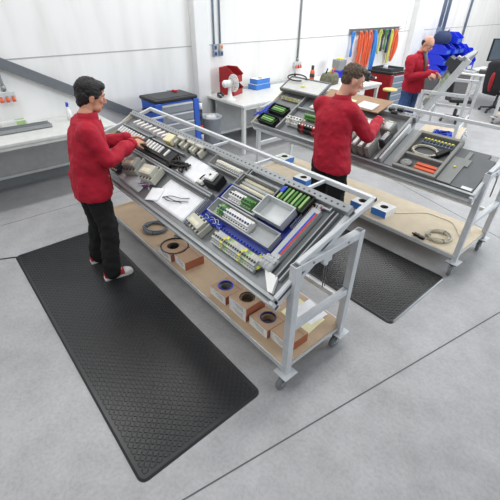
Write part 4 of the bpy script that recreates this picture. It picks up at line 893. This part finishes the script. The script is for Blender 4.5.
def hand(b, wrist, d, n, side, curl=1.0, size=1.0):
    """d towards fingers, n palm normal, side +1/-1 picks the thumb side along d x n"""
    d, n, s_ = orth(d, n); s_ = s_ * side; w = V3(wrist); k = size
    b.ell(w + d * .045 * k, d * .052 * k, s_ * .042 * k, n * .017 * k, 16, 10)
    b.tube([w - d * .03, w, w + d * .02 * k], [.028 * k, .026 * k, .024 * k], 12)
    for i, (o, ln) in enumerate(((.032, .93), (.011, 1.05), (-.011, .98), (-.031, .78))):
        p = w + d * .085 * k + s_ * o * k - n * .002; a = 0; dd = d; pts = [w + d * .06 * k + s_ * o * .9 * k, p]; rs = [.0105 * k, .0102 * k]
        for j, (sl, ca) in enumerate(((.040, .45), (.026, .65), (.021, .5))):
            a += ca * curl * (1 + .08 * i); dd = (d * math.cos(a) + n * math.sin(a) + s_ * (.06 * (1.5 - i))).normalized(); p = p + dd * sl * ln * k; pts.append(p); rs.append((.0095, .0088, .0075)[j] * k)
        b.tube(pts, rs, 10); b.ell(pts[-1], dd * .008 * k, s_ * .0075 * k, n * .0075 * k, 10, 6)
    p = w + d * .02 * k + s_ * .03 * k; pts = [w + d * .012 * k + s_ * .015 * k, p]; rs = [.014 * k, .013 * k]
    for dd, sl, rr in (((d * .6 + s_ * .75 + n * .35), .036, .0118), ((d * .85 + s_ * .25 + n * .55), .030, .0105), ((d * .9 - s_ * .1 + n * .6), .022, .009)):
        p = p + dd.normalized() * sl * k; pts.append(p); rs.append(rr * k)
    b.tube(pts, rs, 10); b.ell(pts[-1], d * .009 * k, s_ * .009 * k, n * .009 * k, 10, 6)
def frame_of(f, up=(0, 0, 1)):
    f = V3(f).normalized(); u = V3(up); l = u.cross(f).normalized(); u = f.cross(l); return f, l, u
def person(name, label, J, hair, group='workers in red jackets', skin='skin', trousers='trousers', shoes=('white', 'red'), scale=1.0, glasses=False, bald=False, shirt=False):
    root = empty(name, label, 'person', J['root'], group); O = V3(J['root'])
    g = {k: V3(v) - O for k, v in J.items() if isinstance(v, tuple) and k not in ('f', 'hf', 'hdR', 'hdL', 'hnR', 'hnL', 'hu', 'root', 'footR', 'footL')}
    f, l, u = frame_of(J['f'])
    # ---- head
    hc = g['head']; hf, hl, hu = frame_of(J['hf'], J.get('hu', (0, 0, 1)))
    def H(a, b_, c): return hc + hf * a + hl * b_ + hu * c
    B = MB()
    B.ell(H(-.008, 0, .03), hf * .100, hl * .079, hu * .092, 24, 16)
    B.ell(H(.022, 0, -.035), hf * .068, hl * .062, hu * .085, 20, 14)       # face
    B.ell(H(.050, 0, -.085), hf * .034, hl * .036, hu * .030, 16, 10)       # chin
    for s in (-1, 1):
        B.ell(H(.03, s * .042, -.068), hf * .045, hl * .022, hu * .032, 14, 8)   # jaw
        B.ell(H(.062, s * .036, -.012), hf * .026, hl * .024, hu * .022, 14, 8)  # cheek
        B.ell(H(.078, s * .028, .031), hf * .016, hl * .024, hu * .010, 12, 8)   # brow
        B.ell(H(-.012, s * .079, -.008), hf * .020, hl * .010, hu * .033, 14, 8); B.ell(H(-.006, s * .084, .008), hf * .016, hl * .006, hu * .018, 12, 8)  # ear
    B.tube([H(.082, 0, .022), H(.100, 0, -.006), H(.110, 0, -.022)], [.010, .012, .014], 12); B.ell(H(.107, 0, -.024), hf * .016, hl * .015, hu * .012, 12, 8)
    for s in (-1, 1): B.ell(H(.097, s * .012, -.027), hf * .012, hl * .009, hu * .008, 10, 6)
    B.ell(H(.086, 0, -.052), hf * .012, hl * .024, hu * .007, 12, 8); B.ell(H(.083, 0, -.064), hf * .012, hl * .020, hu * .007, 12, 8)
    nk = g['neck']; ch = g['chest']; pv = g['pelvis']
    limb(B, [H(-.02, 0, -.03), (H(-.02, 0, -.08) + nk) / 2, nk, (nk + ch) / 2], [.058, .056, .062, .075])
    B.loft([B.ring(c, l * a, f * d_, 20) for c, a, d_ in ((pv - u * .08, .13, .09), (pv, .15, .10), ((pv + ch) / 2, .14, .10), (ch, .16, .11), (ch + (nk - ch) * .6, .13, .09), (nk - u * .02, .06, .06))])
    for S, sg in (('R', -1), ('L', 1)):
        limb(B, [g['sh' + S], g['el' + S], g['wr' + S]], [.045, .040, .027], 12)
        limb(B, [g['hip' + S], g['kn' + S], g['an' + S]], [.075, .05, .035], 12)
        hand(B, g['wr' + S], J['hd' + S], J['hn' + S], {'R': J.get('tsR', 1), 'L': J.get('tsL', -1)}[S], J.get('curl', .9), 1.0)
    body = B.build('body', skin, root); smoothen(body, .0052, 3)
    def kid(nm, b_, m, par=None, **k): return b_.build(nm, m, par or root, **k)
    for s in (-1, 1):
        e = MB(); e.ell(H(.077, s * .030, .012), hf * .008, hl * .012, hu * .007, 12, 8); ey = kid('eye', e, 'white'); e = MB(); e.ell(H(.083, s * .030, .011), hf * .004, hl * .006, hu * .006, 10, 6); kid('iris', e, 'hair_black', ey)
        e = MB(); e.tube([H(.088, s * .014, .034), H(.092, s * .030, .039), H(.080, s * .048, .033)], [.0035, .0042, .0025], 6); kid('eyebrow', e, hair)
    e = MB(); e.ell(H(.095, 0, -.058), hf * .006, hl * .021, hu * .004, 12, 6); kid('lips', e, 'lips')
    # ---- hair
    e = MB()
    if bald:
        for s in (-1, 1): e.ell(H(-.035, s * .062, .005), hf * .055, hl * .024, hu * .048, 16, 10)
        e.ell(H(-.075, 0, .0), hf * .038, hl * .068, hu * .052, 18, 12)
        h = kid('hair', e, hair); smoothen(h, .006, 2, ((.02, .006, 'CLOUDS'),))
    elif J.get('long'):
        e.ell(H(-.022, 0, .052), hf * .108, hl * .090, hu * .090, 24, 16); e.ell(H(-.055, 0, .005), hf * .066, hl * .082, hu * .085, 20, 12)
        e.ell(H(.035, 0, .092), hf * .062, hl * .072, hu * .036, 16, 10); e.ell(H(-.07, 0, -.045), hf * .04, hl * .06, hu * .05, 16, 10)
        for s in (-1, 1): e.ell(H(.0, s * .072, .035), hf * .055, hl * .016, hu * .045, 14, 8)
        h = kid('hair', e, hair); smoothen(h, .006, 3, ((.03, .016, 'CLOUDS'), (.012, .008, 'CLOUDS')))
    else:
        e.ell(H(-.024, 0, .055), hf * .103, hl * .083, hu * .085, 24, 16); e.ell(H(-.055, 0, .015), hf * .058, hl * .074, hu * .075, 20, 12); e.ell(H(.03, 0, .098), hf * .062, hl * .066, hu * .034, 16, 10)
        h = kid('hair', e, hair); smoothen(h, .006, 2, ((.022, .022, 'CLOUDS'), (.01, .012, 'CLOUDS')))
    if glasses:
        e = MB()
        for s in (-1, 1):
            e.tube([H(.105, s * .032 + .022 * math.cos(t), .008 + .016 * math.sin(t)) for t in [2 * PI * i / 20 for i in range(20)]], .0022, 6, closed=True); e.tube([H(.104, s * .054, .010), H(.06, s * .080, .012), H(-.015, s * .088, .010)], .0022, 6)
        e.tube([H(.105, -.010, .012), H(.109, 0, .014), H(.105, .010, .012)], .0022, 6); kid('glasses', e, 'black')
    # ---- jacket
    e = MB(); w = J.get('girth', 1.0); hm = g['hem']
    up = (nk - ch).normalized()
    rings = [(hm, .205 * w, .155 * w), (hm + (pv - hm) * .6 + u * .02, .205 * w, .155 * w), (pv + (ch - pv) * .3, .190 * w, .145 * w), (pv + (ch - pv) * .65, .195 * w, .14 * w), (ch, .205 * w, .135 * w), (ch + (nk - ch) * .45, .195 * w, .12 * w), (ch + (nk - ch) * .78, .16, .105), (nk - up * .005, .085, .08)]
    e.loft([e.ring(c, l * a, f * d_, 28) for c, a, d_ in rings])
    for S in 'RL':
        sh, el, wr = g['sh' + S], g['el' + S], g['wr' + S]; inn = ch + (nk - ch) * .45
        limb(e, [nk + (sh - nk) * .25 - up * .045, nk + (sh - nk) * .6 - up * .055], [.07, .08], 16); limb(e, [inn + (sh - inn) * .55, sh, sh + (el - sh) * .5, el, el + (wr - el) * .5, wr - (wr - el).normalized() * .0], [.085, .083, .074, .066, .058, .050], 18)
    jk = kid('jacket', e, 'jacket'); smoothen(jk, .011, 5, ((.16, .030, 'CLOUDS'), (.07, .020, 'CLOUDS'), (.03, .006, 'CLOUDS')))
    e = MB(); nr = 28; fd = (f * .35 + V3((0, 0, 0)))
    cl = []
    for dz, ra, rb in ((-.03, .092, .088), (.0, .082, .080), (.030, .077, .075), (.032, .069, .067), (.0, .069, .067)): cl.append(e.ring(nk + up * dz + f * (.012), l * ra, f * rb, nr))
    e.loft(cl, caps=False); kid('collar', e, 'jacket', jk)
    e = MB(); zp = []
    for c, a, d_ in rings[:-1]: zp.append(c + f * (d_ + .006))
    if not shirt: e.tube(zp, .006, 6); kid('zip', e, 'stripe_red', jk)
    else:
        pts = []
        c0 = nk + f * .075 + up * .03; c1 = ch + f * (.142 * w) + up * .02; c2 = c1 - up * .16
        e.loft([[c + l * a, c + f * .018, c - l * a, c - f * .02] for c, a in ((c0, .052), ((c0 + c1) / 2 + f * .014, .048), (c1, .03), (c2 + f * .01, .006))]); kid('shirt', e, 'shirt', jk)
    e = MB(); p = ch + f * (.137 * w) + l * .095 * w - f * .02; e.box(p - V3((.022, .022, .008)), p + V3((.022, .022, .008)), R=None); kid('logo_patch', e, 'white', jk)
    for S in 'RL':
        e = MB(); a = g['wr' + S]; d_ = (g['wr' + S] - g['el' + S]).normalized(); e.tube([a - d_ * .035, a - d_ * .01, a + d_ * .012], [.052, .050, .047], 18); kid('cuff', e, 'jacket', jk)
    # ---- trousers
    e = MB(); e.loft([e.ring(c, l * a, f * d_, 24) for c, a, d_ in ((pv + u * .06, .14, .105), (pv + u * .02, .155, .115), (pv - u * .05, .172, .13), (pv - u * .10, .16, .12))])
    for S in 'RL':
        hp, kn, an = g['hip' + S], g['kn' + S], g['an' + S]; limb(e, [hp, hp + (kn - hp) * .5, kn, kn + (an - kn) * .5, an - u * .01], [.105, .098, .085, .082, .082], 18)
    tr = kid('trousers', e, trousers); smoothen(tr, .011, 4, ((.12, .026, 'CLOUDS'), (.05, .018, 'CLOUDS')))
    # ---- shoes
    for S in 'RL':
        an = g['an' + S]; fd, fl, fu = frame_of(J['foot' + S]); base = V3((an.x, an.y, J.get('floor', 0) - O.z)); sh = MB()
        def F(a, b_, c): return base + fd * a + fl * b_ + V3((0, 0, c))
        prof = [(-.085, .028), (-.07, .037), (0, .038), (.07, .044), (.13, .046), (.175, .036), (.19, .018)]
        outl = [(a, b_) for a, b_ in prof] + [(a, -b_) for a, b_ in prof[::-1]]; n_ = len(outl)
        vs = [F(a, b_, 0) for a, b_ in outl] + [F(a, b_ * 1.03, .027) for a, b_ in outl]
        sh.add(vs, [tuple(range(n_))[::-1], tuple(range(n_, 2 * n_))] + [(k, (k + 1) % n_, n_ + (k + 1) % n_, n_ + k) for k in range(n_)])
        shoe = kid('shoe', sh, shoes[0])
        q = MB(); q.loft([[F(a, w_ * math.cos(t), .026 + h_ * max(0, math.sin(t))) for t in [PI * i / 10 for i in range(11)]] for a, w_, h_ in ((-.08, .026, .05), (-.06, .035, .075), (.0, .036, .08), (.05, .039, .065), (.09, .043, .05), (.14, .042, .038), (.178, .024, .02))]); up_ = kid('upper', q, shoes[1], shoe, bevel=0)
        if shoes[1] == 'red':
            q = MB(); q.loft([[F(a, w_ * math.cos(t), .028 + h_ * max(0, math.sin(t))) for t in [PI * i / 10 for i in range(11)]] for a, w_, h_ in ((.105, .0445, .048), (.14, .0435, .040), (.18, .025, .022))]); kid('toe_cap', q, 'white', shoe)
            q = MB(); q.loft([[F(a, w_ * math.cos(t), .028 + h_ * max(0, math.sin(t))) for t in [PI * i / 10 for i in range(11)]] for a, w_, h_ in ((-.01, .038, .079), (.012, .039, .076), (.03, .040, .073))]); kid('side_patch', q, 'white', shoe)
            q = MB(); 
            for a in (.05, .068, .086): q.tube([F(a, -.02, .06 - (a - .05) * .5 + .026), F(a, 0, .095 - (a - .05) * .5), F(a, .02, .06 - (a - .05) * .5 + .026)], .004, 6)
            kid('laces', q, 'white', shoe)
    return root
HM = .0137
person('person', 'person in a red jacket and red and white shoes reaching into the nearest tray', dict(root=(3.12, -.86, HM), f=(-.12, -1, 0), hf=(-.16, -1, -.30),
    head=(3.14, -1.035, 1.605), neck=(3.125, -.955, 1.475), chest=(3.125, -.915, 1.28), pelvis=(3.12, -.86, .95), hem=(3.11, -.862, .82), girth=1.06,
    shR=(2.955, -.885, 1.385), elR=(2.92, -.99, 1.16), wrR=(3.095, -1.285, 1.19), shL=(3.29, -.945, 1.375), elL=(3.36, -1.04, 1.16), wrL=(3.27, -1.32, 1.195),
    hdR=(.35, -.92, -.05), hnR=(.35, .1, -.9), hdL=(-.25, -.9, -.1), hnL=(-.3, 0, -.95), tsR=-1, tsL=1, curl=.6,
    hipR=(3.02, -.865, .90), knR=(2.99, -.875, .48), anR=(2.945, -.80, .10), hipL=(3.22, -.86, .90), knL=(3.26, -.87, .48), anL=(3.30, -.80, .10), footR=(-.14, -1, 0), footL=(-.1, -1, 0), floor=HM, long=True), 'hair_black')
person('person', 'person with short brown hair in a red jacket standing with back to the camera', dict(root=(2.05, -2.87, HM), f=(-.12, -1, 0), hf=(-.62, -.8, -.38),
    head=(2.10, -3.03, 1.655), neck=(2.15, -2.96, 1.515), chest=(2.17, -2.92, 1.33), pelvis=(2.10, -2.87, .98), hem=(2.08, -2.87, .87), girth=1.04,
    shR=(2.00, -2.94, 1.42), elR=(1.90, -3.12, 1.19), wrR=(2.02, -3.46, 1.25), shL=(2.36, -2.95, 1.42), elL=(2.44, -3.12, 1.18), wrL=(2.26, -3.42, 1.22),
    hdR=(.3, -.9, .1), hnR=(.3, .1, -.9), hdL=(-.2, -.9, .1), hnL=(-.3, 0, -.95), tsR=-1, tsL=1,
    hipR=(2.0, -2.86, .92), knR=(1.98, -2.88, .50), anR=(1.97, -2.83, .10), hipL=(2.20, -2.86, .92), knL=(2.21, -2.88, .50), anL=(2.22, -2.82, .10), footR=(-.2, -1, 0), footL=(.1, -1, 0), floor=HM), 'hair_brown', skin='skin_pink', shoes=('black', 'charcoal'))
person('person', 'balding person with glasses in a red jacket and blue jeans', dict(root=(3.52, -6.92, 0), f=(-1, .12, 0), hf=(-.93, .12, -.42),
    head=(3.40, -6.90, 1.655), neck=(3.49, -6.91, 1.515), chest=(3.50, -6.92, 1.33), pelvis=(3.50, -6.92, .98), hem=(3.47, -6.92, .90), girth=1.10,
    shR=(3.53, -6.69, 1.42), elR=(3.46, -6.62, 1.17), wrR=(3.20, -6.78, 1.22), shL=(3.53, -7.13, 1.42), elL=(3.46, -7.18, 1.18), wrL=(3.20, -7.04, 1.21),
    hdR=(-.9, -.2, -.1), hnR=(0, -.5, -.8), hdL=(-.9, .25, 0), hnL=(0, .5, -.8), tsR=-1, tsL=1,
    hipR=(3.52, -6.81, .92), knR=(3.52, -6.80, .50), anR=(3.56, -6.78, .10), hipL=(3.52, -7.03, .92), knL=(3.52, -7.05, .50), anL=(3.56, -7.08, .10), footR=(-1, .1, 0), footL=(-1, -.1, 0)), 'hair_black', skin='skin_pink', trousers='jeans', shoes=('charcoal', 'black'), glasses=True, bald=True, shirt=True)
r = empty('hand_tool', 'dark crimping tool held in the hands over the nearest tray', 'tool', at(3.20, -1.49, 1.165, -1.2)); b = MB(); b.bar((-.09, -.012, 0), (.03, 0, 0), .016, .02); b.bar((-.09, .014, 0), (.03, .003, 0), .016, .02); b.build('handles', 'charcoal', r, bevel=.004); b = MB(); b.box((.03, -.016, -.012), (.09, .016, .012)); b.build('jaw', 'steel', r, bevel=.004)

# ------------------------------------------------------------------ light
W = bpy.data.worlds.new('world'); SC.world = W; W.use_nodes = True
bg = W.node_tree.nodes['Background']; bg.inputs[0].default_value = (.92, .96, 1, 1); bg.inputs[1].default_value = .52
def area(name, loc, rot, sx, sy_, p, c=(1, 1, 1)):
    d = bpy.data.lights.new(name, 'AREA'); d.shape = 'RECTANGLE'; d.size = sx; d.size_y = sy_; d.energy = p; d.color = c
    o = bpy.data.objects.new(name, d); COL.objects.link(o); o.location = loc; o.rotation_euler = rot; return o
for i, (x, y, p) in enumerate(((1.4, 0.6, 60), (1.4, -3.4, 60), (1.4, -7.4, 70), (4.6, 0.6, 60), (4.6, -3.4, 60), (4.6, -7.6, 100), (4.4, -11.6, 150), (3.2, -15.5, 170))):
    area('ceiling_lamp', (x, y, 4.6), (0, 0, 0), .45, 3.0, p, (1, .99, .97))
area('window_daylight', (-2.5, -9.5, 3.2), (math.radians(62), 0, math.radians(-40)), 4.5, 2.5, 420, (.84, .92, 1))
vs_ = SC.view_settings; vs_.view_transform = 'Standard'; vs_.look = 'None'; vs_.exposure = -.2; vs_.gamma = 1; vs_.use_curve_mapping = False
